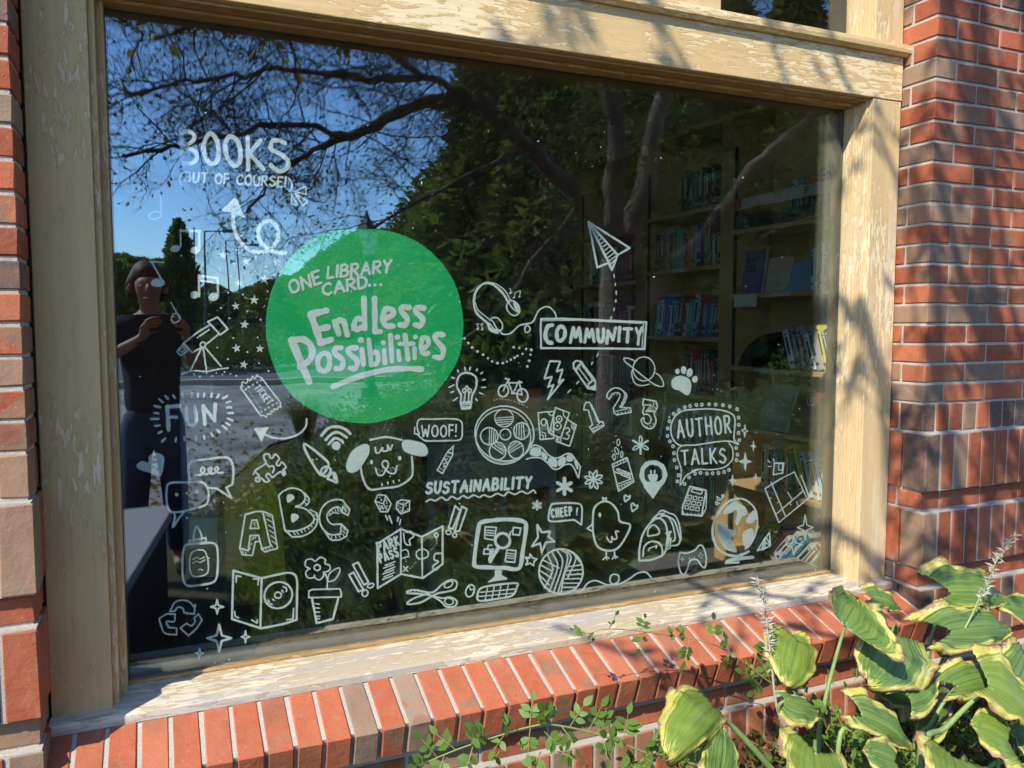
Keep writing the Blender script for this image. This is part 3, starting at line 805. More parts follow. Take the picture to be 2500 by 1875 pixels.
doodle('painted_numeral', 'q', '''L 18 390 455 440 455 555 715 620 720 632 770 490 860 440 790 480 755 420 560 360 555 375 480 395 455
L 13 440 460 470 500 575 730 545 760
L 14 475 810 600 765
H 10 455 480 480 500 480 530 500 545 495 580 520 590 510 630 540 640 525 675 555 690 500 815 500 840 535 800 535 825 570 785 575 810 600 770 610 790''', 'outlined block numeral one')
doodle('painted_numeral', 'q', '''S 18 670 385 690 320 760 265 830 265 890 300 915 350 900 430 850 520
L 17 670 385 710 415
S 16 710 400 750 340 810 325 850 350 830 420 780 500 760 530
L 18 760 530 770 595 805 625 1000 590 990 530 880 525 
L 12 790 575 940 545 940 530
S 15 890 300 940 350 920 440 870 520
H 11 735 375 740 390 770 350 772 362 810 345 812 358 905 370 925 380 890 415 910 425 870 455 890 465 850 495 865 505 820 595 822 608 870 585 872 600 920 575 922 592 960 560 965 580''', 'outlined block numeral two')
doodle('painted_numeral', 'q', '''L 18 1165 408 1335 440 1355 520 1320 590 1240 560
L 18 1165 408 1160 500 1175 520 1155 580 1170 620
S 18 1170 620 1230 620 1270 680 1240 745 1180 720 1170 660 1135 690
S 20 1135 690 1160 760 1240 812 1310 780 1335 700 1310 610
L 14 1180 490 1270 490 1200 580 1290 575 
L 12 1310 445 1300 500 1240 565
H 11 1265 565 1285 585 1290 545 1310 570 1310 515 1335 545 1215 780 1220 800 1260 770 1270 795 1290 740 1315 765''', 'outlined block numeral three')
doodle('painted_seed_packet', 'q', '''P 18 745 1290 945 1200 1040 1525 830 1655
L 13 760 1330 955 1240
L 15 800 1565 1010 1485
L 12 815 1595 1020 1510
H 13 775 1295 780 1310 815 1275 820 1290 855 1258 860 1272 895 1240 900 1255 930 1222 935 1238 840 1610 850 1640 875 1590 885 1620 910 1570 920 1600 945 1550 955 1580 980 1535 990 1562 1010 1520 1020 1545
T 19 785 1400 990 1480 60 0 SEE
E 14 930 1428 20 24
S 15 995 1415 965 1430 990 1455 975 1475
E 13 827 995 19 46 0
E 13 805 1110 22 48 -22
E 13 873 1158 16 42 4
E 13 770 1193 18 42 -4
D 8 795 912 768 995 870 1058 748 1108 818 1195''')
doodle('painted_plug_pin', 'q', '''S 62 1160 1350 1145 1420 1160 1500 1220 1580 1290 1650 1360 1590 1440 1500 1455 1420 1430 1340 1380 1290 1300 1270 1220 1285 1160 1350
G 1150 1530 1450 1520 1400 1600 1295 1760 1180 1610
F 1235 1430 1350 1425 1355 1480 1330 1520 1265 1525 1240 1490
e 1268 1395 14 30
e 1318 1393 13 30
L 26 1280 1530 1280 1590''')
def flower(crop, cx, cy, r, n, w, rot=0, hollow=True, label=None):
    d = Doodle(crop)
    for k in range(n):
        a = 2*math.pi*k/n+math.radians(rot); rr_ = r*rd.uniform(.9, 1.05)
        c_, s_ = math.cos(a), math.sin(a)
        if hollow and k % 2 == 0 or hollow == 2:
            P = [(cx+c_*rr_*.12, cy+s_*rr_*.12), (cx+c_*rr_*.6-s_*rr_*.17, cy+s_*rr_*.6+c_*rr_*.17), (cx+c_*rr_, cy+s_*rr_), (cx+c_*rr_*.6+s_*rr_*.17, cy+s_*rr_*.6-c_*rr_*.17)]
            Q = catmull(P, True); d.strip(Q+[Q[0]], w*.75, True)
        else: d.strip([(cx, cy), (cx+c_*rr_*.5, cy+s_*rr_*.5), (cx+c_*rr_, cy+s_*rr_)], w*1.15)
    d.disc((cx, cy), w*.8); d.mb.build('painted_flower_mark', WHITE, win)
flower('q', 1128, 1030, 118, 6, 24, 30)
flower('q', 490, 1500, 130, 8, 24, 20, 2)
flower('r', 1980, 1262, 105, 6, 42, 30, 0)
flower('r', 1612, 1515, 70, 6, 18, 30, 2)
doodle('painted_author_bubble', 'a', '''C 20 235 1260 160 1215 110 1130 100 1000 160 860 270 790 450 770 640 765 800 785 900 820 955 870 965 960 955 1080 955 1180 1015 1245 930 1210 820 1200 640 1220 450 1250 320 1255
S 17 240 1265 195 1310 185 1400 215 1500 245 1600
@k
S 11 600 890 600 960 590 1050
@a
S 17 880 1220 930 1300 935 1420 890 1500 800 1560 640 1585 480 1580 380 1600
@k
S 12 770 905 700 930 640 970 600 1045
@a
T 27 195 1150 908 1085 225 .0 AUTHOR
T 27 248 1520 840 1490 195 .0 TALKS''', 'AUTHOR TALKS lettered inside a curling double bubble')
ring = []
for cx, cy in [(208, 783), (136, 832), (288, 745), (358, 726), (443, 711), (517, 707), (615, 703), (704, 705), (801, 715), (895, 733), (993, 769), (82, 932), (56, 1027), (55, 1130), (86, 1203), (128, 1269), (141, 1362), (147, 1455), (178, 1557), (1014, 883), (1015, 980), (1011, 1090), (1023, 1186), (981, 1293), (998, 1382), (984, 1456), (203, 1660), (425, 1637), (498, 1628), (586, 1638), (664, 1635), (742, 1630), (818, 1618), (884, 1588)]:
    ring.append('E 15 %d %d 16 19' % (cx, cy))
doodle('painted_bulb_border', 'a', '\n'.join(ring)+'''
@k
E 10 568 1015 11 12
E 10 632 1038 11 12
E 10 672 978 11 12''', kind='stuff')
def sparkle(crop, cx, cy, rx, ry, w, hollow=True, rot=0):
    d = Doodle(crop); P = []
    for k in range(8):
        a = math.pi*k/4-math.pi/2+math.radians(rot); m = 1 if k % 2 == 0 else .3
        P.append((cx+math.cos(a)*rx*m, cy+math.sin(a)*ry*m))
    if hollow: d.poly(P, w, True)
    else: d.fill(P); d.poly(P, w*.6, True)
    d.mb.build('painted_sparkle', WHITE, win)
for a in [('a', 1097, 1060, 42, 85, 14, True, 3), ('a', 1213, 1268, 36, 75, 12, False, 3), ('a', 1103, 1475, 80, 120, 18, False, 0), ('k', 1063, 1005, 30, 48, 10, False, 0), ('k', 1272, 980, 20, 30, 8, True, 0),
          ('7', 1303, 692, 38, 42, 10, True, 0), ('7', 1315, 880, 72, 80, 13, True, 0), ('7', 1473, 872, 25, 36, 9, True, 0), ('7', 1197, 970, 24, 30, 8, True, 0), ('k', 1717, 1430, 70, 110, 10, True, 0), ('9', 830, 320, 50, 60, 6, True, 0)]:
    sparkle(*a)
doodle('painted_light_bulb', '5', '''S 12 798 935 800 895 775 840 790 780 840 762 890 790 890 850 868 895 862 935
P 12 798 940 862 938 856 975 805 978
H 8 808 952 852 950 808 965 850 964
L 9 820 930 825 875
L 9 845 930 848 875
E 8 820 870 10 12
E 8 836 855 8 12
E 8 852 870 10 12
H 9 780 745 785 758 823 730 826 748 855 730 852 745 898 738 893 750 930 760 918 768 945 802 930 806 948 850 925 850 930 890 912 882 898 928 888 918 778 912 755 930 755 875 740 880 758 835 728 850 760 795 745 790''')
doodle('painted_headphones', 'm', '''S 24 540 350 470 240 380 160 300 135 220 180 175 260 165 370 200 470 300 560 330 590
S 11 560 325 500 220 410 150 340 130
S 11 180 350 210 430 320 520 340 545
C 15 570 325 520 370 530 440 600 490 655 450 640 370
S 13 540 350 590 420 640 450
F 590 330 650 370 660 420 640 450 600 400
C 15 350 520 420 515 470 580 465 640 420 640 380 570
F 305 575 350 620 430 670 400 682 330 650
S 14 330 570 380 630 450 665
S 16 440 655 480 690 560 680 650 600 720 580 800 555 860 440 930 395 990 405 1040 460 1055 510
S 15 735 590 715 620 720 665 755 665 770 625 745 595
S 9 555 195 570 245
e 555 245 12 10
L 8 600 292 610 240 665 222 660 280
e 594 295 12 9
e 655 285 11 9
L 7 185 582 212 578 200 600 215 630
e 205 635 13 9
L 7 232 582 260 578 246 600 262 632
e 254 638 13 9''', 'headphones with a curling cord')
doodle('painted_community_sign', 'm', '''L 22 890 525 1120 522 2025 560 2005 850 1700 845 1300 842 890 840 885 600 890 530
L 8 900 545 1300 540 1990 575
L 10 1995 580 1980 840
S 44 1010 590 960 610 935 700 960 770 1000 785
C 40 1100 605 1060 660 1065 740 1100 760 1140 720 1145 640
L 36 1205 780 1238 620 1262 720 1300 620 1320 770
L 34 1362 775 1385 635 1410 720 1440 640 1462 770
S 38 1500 640 1505 730 1530 775 1560 740 1565 635
L 34 1600 785 1612 650 1665 750 1695 620
L 36 1738 618 1728 765
L 34 1785 632 1868 632
L 34 1828 640 1820 775
L 32 1915 625 1945 700
L 32 1980 620 1945 705 1938 800''', 'the word COMMUNITY in a boxed sign')
doodle('painted_dot_trail', 'm', '''D 14 63 737 104 785 145 834 203 876 263 911 315 950 361 983 418 1002 476 1002 520 985 561 965 604 944 634 925 690 901 593 831 653 838 728 847 783 859 775 912 761 976 740 1038
H 13 1675 45 1680 75 1690 140 1692 165 1701 225 1701 258 1697 318 1695 345 1680 408 1676 435 1650 500 1642 525
H 12 1507 898 1492 930 1448 990 1432 1018 1296 1198 1272 1225 1210 1290 1178 1322''', kind='stuff')
doodle('painted_paper_plane', '2', '''P 12 1565 1332 1812 1488 1740 1530 1706 1620 1690 1575 1618 1605
L 12 1565 1332 1740 1530
L 11 1570 1340 1690 1578
L 11 1568 1336 1700 1610
H 7 1610 1400 1622 1395 1620 1418 1632 1410 1632 1440 1645 1425 1642 1460 1660 1445 1653 1480 1674 1465 1663 1503 1690 1480 1672 1525 1705 1500 1682 1545 1718 1518 1690 1565 1730 1535 1700 1585 1735 1545''')
doodle('painted_letter', 'd', '''P 22 215 590 350 548 450 545 550 985 570 1010 440 1050 395 870 280 870 255 1075 140 1040
L 20 455 545 580 600 650 1045 480 1090 430 1050
L 20 140 1045 175 1130 310 1140 350 955 400 950
L 20 305 665 370 660 400 775 280 775 305 665
H 12 490 590 560 620 505 650 580 690 525 730 590 770 540 800 600 840 560 870 615 910 575 945 630 985 490 1040 500 1060 530 1030 545 1055 570 1015 585 1040 310 900 300 930 330 890 325 920 355 885 350 910 300 970 290 1000 285 1030 275 1060 325 700 350 740 340 690 355 700 180 1080 190 1110 215 1095 225 1120''', 'block letter A with hatched depth')
doodle('painted_letter', 'd', '''S 22 665 330 740 265 840 230 940 250 1005 300 1020 380 970 450 895 480
S 22 895 485 1000 500 1090 560 1145 640 1110 710 1020 770 880 810 750 805
L 22 665 335 750 800 
L 20 750 805 850 890
S 22 850 890 980 880 1100 820 1180 720 1190 620 1180 570
S 18 1020 300 1075 370 1070 430 1030 465
L 16 1090 520 1185 570
F 780 325 850 320 880 355 850 395 785 425
F 835 590 900 578 940 615 910 660 845 695
H 13 800 825 830 870 860 820 890 860 905 815 935 855 955 795 985 835 1000 775 1030 815 1050 750 1075 785 1090 720 1115 750 1115 690 1150 710 1135 640 1175 660 1145 590 1180 600 1005 420 1045 440 1020 380 1060 400 1030 340 1060 360''', 'block letter B with hatched depth')
doodle('painted_letter', 'd', '''S 22 1530 395 1440 385 1330 420 1250 500 1215 620 1235 730 1290 810 1370 860 1500 850
L 20 1530 395 1625 520 1600 600 1520 555 1530 480
S 20 1520 560 1480 490 1400 500 1330 570 1320 640 1370 710 1440 720 1510 715
L 20 1510 715 1600 800 1580 880 1490 930
S 20 1490 930 1380 930 1330 880 1290 820
L 18 1510 720 1500 850
S 14 1345 600 1400 565 1480 570
H 12 1345 560 1365 590 1380 525 1400 560 1420 505 1440 550 1455 500 1480 545 1545 450 1590 520 1540 490 1580 560 1530 760 1570 800 1525 800 1560 840 1380 880 1385 910 1430 875 1440 910 1480 865 1495 900 1530 850 1545 880''', 'block letter C with hatched depth')
doodle('painted_dice', 'd', '''P 18 2005 320 2110 330 2185 440 2140 550 2040 548 1965 405
L 16 1970 410 2080 440 2110 335
L 16 2080 440 2140 545
D 11 2028 355 2052 392 2118 397 2125 432 2130 475 2025 465 2055 470 2040 490 2078 508 2045 508 2068 488
@5
P 8 440 1525 492 1530 490 1590 440 1608 412 1578 415 1538
L 8 415 1540 455 1555 492 1532
L 8 455 1555 448 1605
D 4 453 1543 425 1560 435 1570 425 1580 440 1590 470 1560 480 1580 465 1590
H 8 348 1618 358 1645 370 1620 383 1655 425 1630 418 1655''')
doodle('painted_dice_trails', '8', '''H 8 348 145 360 170 368 148 385 190 422 155 418 180 438 168 432 198''')
doodle('painted_exclamation_marks', '8', '''P 11 765 85 795 115 750 225 725 218
P 11 805 90 835 105 790 235 762 240
E 9 725 245 15 13
E 9 762 262 12 13''', 'two slanting exclamation marks beside the monitor')
doodle('painted_exclamation_marks', '8', '''P 11 150 440 182 425 245 545 218 560
P 11 128 500 155 485 215 590 185 600
E 9 258 565 20 12 -25
E 9 224 610 17 20 20''', 'two slanting exclamation marks under the letter C')
doodle('painted_park_map', '8', '''P 12 298 315 438 225 565 272 690 208 690 435 570 520 440 495 300 580
L 10 438 225 440 495
L 10 565 272 568 520
T 13 308 360 430 320 50 .05 PARK
T 13 318 425 425 385 50 .05 PASS
H 8 345 443 405 420 335 460 395 438 343 478 403 452 332 495 395 470 338 512 400 485 330 528 390 505
S 9 455 250 465 310 495 320 490 290 515 270 500 240 470 245
C 9 535 360 570 345 600 360 600 390 560 405 535 390
S 8 445 355 475 350 485 385 450 400
S 10 690 370 645 375 640 410 665 420 630 450 650 470 690 430
E 9 652 262 10 14
G 645 268 660 268 653 300
H 9 455 450 480 478 480 450 455 478
D 3 495 460 508 448 520 435 530 425 542 410 600 370 612 360 622 348 632 340 645 325 655 312 470 420 465 405 468 380''', 'folded map lettered PARK PASS')
doodle('painted_monitor', '8', '''C 24 1000 172 1090 168 1175 180 1190 220 1170 360 1148 460 1060 458 960 455 890 450 880 410 905 220 925 185
E 17 1050 295 44 44
L 20 1020 345 975 420
G 962 408 985 340 1000 345 972 425
P 9 945 212 1012 215 1000 292 942 282
H 7 955 232 1000 236 952 246 998 250 950 260 996 265
P 9 1075 350 1130 355 1122 425 1065 420
H 7 1080 370 1120 374 1078 384 1118 388 1075 398 1116 402
P 9 1115 215 1160 220 1150 262 1110 258
L 8 1112 235 1095 245 1095 262
P 9 940 345 975 348 972 375 935 375
L 8 960 340 965 322 985 322
F 1005 472 1045 475 1045 500 1080 525 1020 535 960 545 1000 510
C 12 920 580 1000 562 1130 550 1135 575 1105 625 1010 645 910 655 900 620
H 7 915 605 1125 585 908 630 1110 610 960 572 945 650 1000 565 985 645 1040 560 1025 640 1085 553 1068 635
C 10 850 562 880 572 870 620 840 630 828 600
S 7 850 565 858 590 872 585''', 'desktop monitor with magnifier and a keyboard')
doodle('painted_scissors', '8', '''S 11 475 600 520 590 600 605 640 600 690 555 740 530 775 545 765 585 720 600 650 615 560 665 475 675 520 640 620 605
S 11 475 610 560 615 620 625 680 660 710 690 760 690 775 660 740 635 690 640 640 630
E 8 725 558 28 16 -30
E 8 728 660 26 20 10
H 5 500 602 505 590 520 605 525 592 540 608 545 596 560 612 565 600''')
doodle('painted_outline_star', '8', 'P 12 1258 200 1285 245 1335 240 1325 270 1362 300 1310 305 1285 365 1275 310 1225 330 1262 275')
doodle('painted_outline_star', '8', 'P 10 1215 375 1230 398 1255 405 1238 420 1235 445 1215 430 1190 440 1200 415 1188 395 1210 400', 'small outlined star under the larger one')
doodle('painted_yarn_ball', '8', '''E 11 1400 480 132 135
H 8 1275 440 1350 480 1268 470 1345 520 1270 500 1330 560 1290 410 1390 460
S 9 1320 380 1350 470 1300 580
S 9 1345 362 1380 450 1330 600
S 9 1375 350 1410 430 1355 610
S 9 1400 348 1440 400 1380 612
S 9 1430 350 1460 400 1420 500 1400 608
S 9 1455 358 1490 400 1440 520
S 9 1480 375 1510 420
H 8 1450 450 1525 440 1440 475 1532 468 1432 500 1535 495 1425 525 1528 522 1418 550 1515 550 1410 575 1495 575
S 9 1470 595 1520 600 1560 550 1610 535 1680 560 1740 545 1745 505 1705 500 1695 540 1730 560 1800 530 1860 490 1910 485 1940 515''', 'yarn ball with a loose looping strand')
doodle('painted_chick', '8', '''S 12 1590 190 1600 100 1650 60 1700 70 1740 120 1755 180 1815 200 1790 270 1740 340 1680 355 1620 330 1595 260 1590 190
L 9 1588 195 1558 222 1592 240
e 1633 140 9 15
S 9 1655 55 1650 35 1665 45 1672 35 1670 55
S 10 1675 275 1690 300 1705 300 1705 270 1715 285 1735 280 1728 240 1745 240
L 9 1672 355 1672 390 1652 408
L 8 1672 390 1675 410
L 8 1672 390 1690 402
L 9 1720 355 1722 385 1708 405
L 8 1722 385 1728 402
L 8 1722 385 1742 395''')
doodle('painted_cheep_bubble', '8', '''S 11 1345 75 1400 70 1500 72 1525 95 1525 160 1522 200
L 10 1522 200 1480 170
S 11 1480 170 1420 175 1350 180 1325 165 1335 100 1345 75
T 11 1345 155 1465 140 48 .04 CHEEP
L 9 1498 100 1495 125
D 5 1494 138''')
doodle('painted_small_heart', '8', 'P 10 1780 30 1790 22 1800 32 1815 25 1812 42 1785 60 1780 45')
doodle('painted_small_heart', '8', 'P 10 1822 75 1835 70 1842 85 1860 82 1858 98 1828 120 1822 100', 'lower of the two small hearts by the backpack')
doodle('painted_backpack', '8', '''S 12 1870 415 1870 350 1890 260 1935 190 1985 160 2025 190 2040 260 2035 330 2010 380 1940 410 1872 415
S 10 1920 265 1925 225 1955 200 1985 225 1985 255 1925 268
S 10 1892 385 1900 330 1940 300 1990 310 2008 350 2005 390
L 8 1925 355 1930 340 1975 325 1970 340
S 10 1985 160 2020 145 2075 170 2100 230 2115 290 2100 320 2060 325
S 9 2000 140 2040 150 2070 200 2085 280 2070 300
S 9 1960 165 2000 115 2050 130 2085 145 2110 200 2120 280 2110 300
L 9 2030 250 2060 240 2050 260 2045 330
P 8 2035 290 2060 280 2055 340 2030 350
S 9 1935 190 1970 145 2020 130''')
doodle('painted_calculator', 'k', '''P 15 680 1060 825 1095 785 1325 610 1310 615 1240
L 10 830 1110 825 1260 790 1325
P 10 700 1080 795 1100 780 1130 690 1105
H 8 620 1285 625 1300 655 1298 660 1312 690 1300 695 1315 725 1305 730 1318 760 1305 765 1318'''+''.join('\nP 8 %d %d %d %d %d %d %d %d' % (x, y, x+32, y+4, x+28, y+34, x-4, y+30) for j in range(3) for i in range(3) for x, y in [(664-13*j+i*48, 1140+j*46+i*8)]))
doodle('painted_controller', '9', '''S 10 150 365 190 370 240 350 260 325 285 330 305 390 300 450 280 450 250 410 210 415 190 470 170 500 150 480 138 420 145 380 150 365
H 8 150 405 172 405 161 393 161 417
D 4 270 370 282 382 262 385 275 398 205 400 235 395''')
doodle('painted_globe', '9', '''S 14 490 45 440 60 390 110 350 190 345 270 375 340 430 378 500 385 560 360
S 11 480 40 540 50 595 100 612 170 605 240 580 300 540 345
F 425 95 470 60 510 75 545 100 545 140 520 150 495 200 478 185 490 140 485 110 450 130 405 135
F 380 190 430 200 440 225 480 235 475 265 455 280 480 330 485 365 430 350 395 310 375 260
F 545 180 570 130 605 110 610 155 580 190
F 525 250 570 220 590 240 585 300 555 340 530 320
L 14 515 375 520 395
S 22 430 420 480 405 585 395
H 12 420 430 500 425''')
doodle('painted_lines_by_globe', '9', '''P 7 370 30 395 50 372 55
P 7 398 20 415 22 400 42
P 7 362 62 385 70 365 80''')
doodle('painted_net', 'k', '''L 12 1355 1080 1480 1385
L 12 1355 1080 1500 990
L 11 1560 1320 1755 1160 1680 960 
L 10 1480 1385 1560 1320
L 10 1410 1020 1540 1330
L 10 1455 1310 1700 1100
L 9 1620 930 1740 1180
L 8 1560 1110 1600 1180
L 9 1500 990 1620 930
H 8 1400 1160 1415 1168 1465 1208 1480 1200 1580 1205 1590 1230 1640 1200 1655 1240
P 11 1440 850 1525 850 1515 940 1430 955
P 8 1480 855 1515 858 1510 915 1478 912
H 9 1380 825 1400 845 1430 812 1440 835 1385 880 1410 880''', 'hoop with a net and a small cube above')
doodle('painted_triangle_trio', '9', '''P 8 612 355 660 275 655 340
P 8 665 275 685 245 690 320
P 8 640 350 690 325 650 300''')
doodle('painted_glue_bottle', '7', '''C 13 1130 315 1200 312 1280 310 1305 350 1305 480 1285 540 1210 560 1130 565 1100 530 1095 420 1105 340
C 9 1160 360 1220 352 1245 400 1250 470 1230 500 1170 510 1142 480 1140 400
P 11 1135 295 1235 278 1235 305 1145 318
S 11 1162 285 1165 250 1180 210 1200 240 1212 278
H 6 1158 295 1160 310 1175 292 1177 308 1192 290 1194 306 1210 287 1212 303
S 7 1158 408 1180 395 1200 405 1228 392
S 7 1158 430 1180 418 1200 425 1230 410
S 7 1190 475 1200 465 1215 472''')
doodle('painted_recycling_mark', '7', '''S 10 1020 720 1050 665 1100 652 1140 665 1160 690
L 10 1160 690 1172 680 1165 735 1105 728
S 10 1105 728 1095 700 1065 695 1050 715 1022 720
L 10 1050 735 1000 735 955 762
S 10 955 762 965 800 990 850 1060 860
L 10 1060 860 1060 820 1010 815
S 10 1010 815 1000 780 1045 780 1050 735
L 10 1165 760 1190 735 1212 770
S 10 1212 770 1180 820 1130 865
L 10 1130 865 1082 820 1118 792
S 10 1118 792 1150 805 1170 780 1165 760''')
doodle('painted_book_and_disc', '7', '''P 13 1400 475 1570 520 1562 820 1392 765
S 13 1570 520 1660 500 1740 488 1780 520 1782 640 1780 770
L 13 1780 770 1700 795 1562 822
E 12 1670 622 85 78 -25
E 10 1668 622 20 18
L 9 1445 510 1418 505 1418 545
L 9 1520 525 1552 525 1548 560
L 9 1408 720 1412 750 1432 758
L 9 1510 770 1542 790 1545 770
L 9 1762 700 1758 765 1720 770
S 9 1700 572 1718 580 1718 600
S 9 1610 650 1615 668 1632 678
H 8 1690 592 1700 605 1635 645 1645 655''')
doodle('painted_potted_flower', 'd', '''C 20 1160 1215 1230 1165 1295 1195 1290 1250 1355 1275 1350 1340 1290 1365 1270 1370 1270 1420 1215 1470 1155 1440 1150 1400 1130 1440 1060 1440 1030 1380 1060 1330 1090 1320 1025 1280 1040 1200 1110 1190
E 22 1186 1304 42 38
S 20 1275 1360 1320 1450 1320 1590
C 18 1330 1480 1350 1390 1420 1330 1490 1310 1480 1380 1430 1460 1360 1492
P 22 1075 1620 1120 1600 1490 1590 1510 1640 1510 1700 1070 1710
@7
L 13 1872 640 1900 790 1998 765 2030 640
H 8 1892 672 1915 676 1892 698 1918 700 1895 722 1918 724 1898 748 1920 748 1900 762 1918 764''')
doodle('painted_bicycle_shine', 'r', 'D 6 224 632 1268 466')
# ------------------------------------------------------------------ the room behind the glass
def structure(o): o['kind'] = 'structure'; return o
PLASTER = plain('room_plaster', (.60, .54, .44), .9, .06, 3)
CARPET = plain('carpet', (.10, .10, .11), .95, .2, 60)
m = MB(); m.box(-4, 3.42, .18, 7, -.12, .0); structure(m.build('room_floor', CARPET))
m = MB(); m.box(-4, 3.42, .18, 7, 3.05, 3.15); structure(m.build('room_ceiling', PLASTER))
m = MB(); m.box(-4, -.21, .172, .30, 0, 3.05); m.box(2.62, 3.42, .172, .30, 0, 3.05); m.box(-.21, 2.31, .172, .30, 0, .458); m.box(-.26, 2.62, .03, .06, 2.205, 2.35)
structure(m.build('wall_front', PLASTER))
m = MB(); m.box(-4, 3.42, 7, 7.1, 0, 3.05); structure(m.build('wall_rear', PLASTER))
m = MB(); m.box(3.32, 3.42, .30, 7, 0, 3.05); structure(m.build('wall_right', PLASTER))
m = MB(); m.box(-4.1, -4, .18, 7, 0, 3.05); structure(m.build('wall_left', PLASTER))
m = MB(); m.box(-9, XL0-.56, YP+.02, .17, -.15, 5.5); m.box(XR0+1.07, 9, YP+.02, .17, -.15, 5.5); m.box(XL0-.56, XR0+1.07, YP+.02, .17, 3.2, 5.5)
structure(m.build('outer_wall', plain('outer_brickwork', (.36, .13, .08), .8, .2, 12)))
m = MB(); m.box(-9, 9, .17, 9, 5.4, 5.5); structure(m.build('flat_roof', PLASTER))
OAK = worn_wood('oak_shelving', 'z', (.62, .42, .19), (.58, .38, .16), (.5, .32, .13), (.5, .33, .15), .6, .05)
OAKX = plain('oak_board', (.60, .40, .18), .5, .12, 5)
BLK = plain('black_slot_rail', (.02, .02, .02), .5)
XB = 3.0
case = empty('bookcase', 'tall oak bookcase standing behind the right side of the glass', 'bookcase', (XB, 1.6, 0))
posts = [(.66, .76), (1.60, 1.71), (2.50, 2.64), (3.44, 3.57)]
for a, b in posts:
    MB_(XB, XB+.30, a, b, 0, 2.57).build('upright', OAK, case)
    MB_(XB+.001, XB+.012, a-.028, a-.012, .1, 2.4).build('slot_rail', BLK, case)
MB_(XB-.004, XB+.305, .66, 3.57, 2.571, 2.60).build('top_board', OAKX, case)
MB_(XB+.285, XB+.30, .761, 1.599, 0, 2.57).build('back_panel', OAKX, case)
MB_(XB+.285, XB+.30, 1.711, 2.499, 0, 2.57).build('back_panel', OAKX, case)
MB_(XB+.285, XB+.30, 2.641, 3.439, 0, 2.57).build('back_panel', OAKX, case)
SH = [[1.93, 1.57, 1.16, .82, .50, .10], [2.10, 1.75, 1.32, .97, .62, .25], [2.05, 1.70, 1.30, .95, .60, .25]]
for bi, zs in enumerate(SH):
    y0, y1 = posts[bi][1]+.001, posts[bi+1][0]-.001
    for z in zs: MB_(XB-.012, XB+.28, y0, y1, z-.024, z).build('shelf', OAKX, case)
COVERS = {'teal': (.05, .30, .32), 'navy': (.02, .04, .14), 'red': (.42, .03, .03), 'blue': (.03, .16, .50), 'white': (.72, .72, .68), 'yellow': (.75, .55, .06), 'green': (.06, .22, .09),
          'cream': (.62, .55, .40), 'black': (.025, .025, .03), 'maroon': (.20, .03, .05), 'orange': (.62, .20, .04), 'purple': (.22, .14, .34), 'grey': (.30, .30, .31), 'sky blue': (.28, .48, .62), 'brown': (.18, .09, .04)}
def book_mat():
    n = NT('book_cover', .35, spec=.5); oi = n.n('ObjectInfo'); co = n.coord((1, 1, 1))
    n.col(n.mix(n.ramp(n.noise(co, 14, 3), [(.45, 0), (.65, .25)]), oi.outputs['Color'], n.mix(.5, oi.outputs['Color'], (.4, .4, .38)))); return n.m
COVER = book_mat(); PAGES = plain('page_edges', (.66, .60, .46), .9, .12, 90); INK = plain('cover_ink', (.7, .68, .6), .5, .05)
DINK = plain('dark_cover_ink', (.03, .03, .05), .5, .05); CARD = plain('card_label', (.68, .68, .63), .7, .05, 30)
rk = random.Random(77)
_bk = {}
def book_meshes(t, h, d):
    key = (round(t, 3), round(h, 2), round(d, 2))
    if key not in _bk:
        t, h, d = key; m = MB()    # spine towards -x, thickness along y
        m.box(0, d, 0, .0025, 0, h); m.box(0, d, t-.0025, t, 0, h)
        m.prism([(0, .0025), (-.003, t*.3), (-.003, t*.7), (0, t-.0025), (.003, t-.0025), (.003, .0025)], 'z', 0, h)
        p = MB(); p.box(.0035, d-.004, .0027, t-.0027, .003, h-.003)
        b = MB(); b.box(-.0042, -.0036, t*.25, t*.75, h*.12, h*.18); b.box(-.0042, -.0036, t*.32, t*.68, h*.35, h*.82); b.box(-.0042, -.0036, t*.2, t*.8, h*.88, h*.91)
        _bk[key] = (m.mesh('cover', COVER), p.mesh('pages', PAGES), b.mesh('spine_print', INK), b.mesh('spine_print', DINK))
    return _bk[key]
ORD = ['first', 'second', 'third', 'fourth', 'fifth', 'sixth', 'seventh', 'eighth', 'ninth', 'tenth', 'eleventh', 'twelfth', 'thirteenth', 'fourteenth', 'fifteenth', 'sixteenth', 'seventeenth', 'eighteenth', 'nineteenth', 'twentieth', 'twenty-first', 'twenty-second', 'twenty-third', 'twenty-fourth', 'twenty-fifth', 'twenty-sixth', 'twenty-seventh', 'twenty-eighth', 'twenty-ninth', 'thirtieth', 'thirty-first', 'thirty-second', 'thirty-third']
def book(y, z, t, h, d, col, lean, label, x=None, flat=False, bay=''):
    me = book_meshes(t, h, d); r = empty('book', label, 'book', ((XB+.02+rk.uniform(0, .02)) if x is None else x, y, z), group='books on the '+bay)
    r.rotation_euler = (lean, 0, 0)
    c = tuple(min(.9, q*1.35+.01) for q in COVERS[col]); k = rk.uniform(.75, 1.2)
    for i, nm in ((0, 'cover'), (1, 'pages'), (3 if sum(c) > 1.0 else 2, 'spine_print')):
        o = bpy.data.objects.new(nm, me[i]); COL.objects.link(o); o.parent = r; o.color = (c[0]*k, c[1]*k, c[2]*k, 1)
    return r
BAY = ['near bay', 'middle bay', 'far bay']; SHN = ['top', 'second', 'third', 'fourth', 'fifth', 'bottom']
names = list(COVERS)
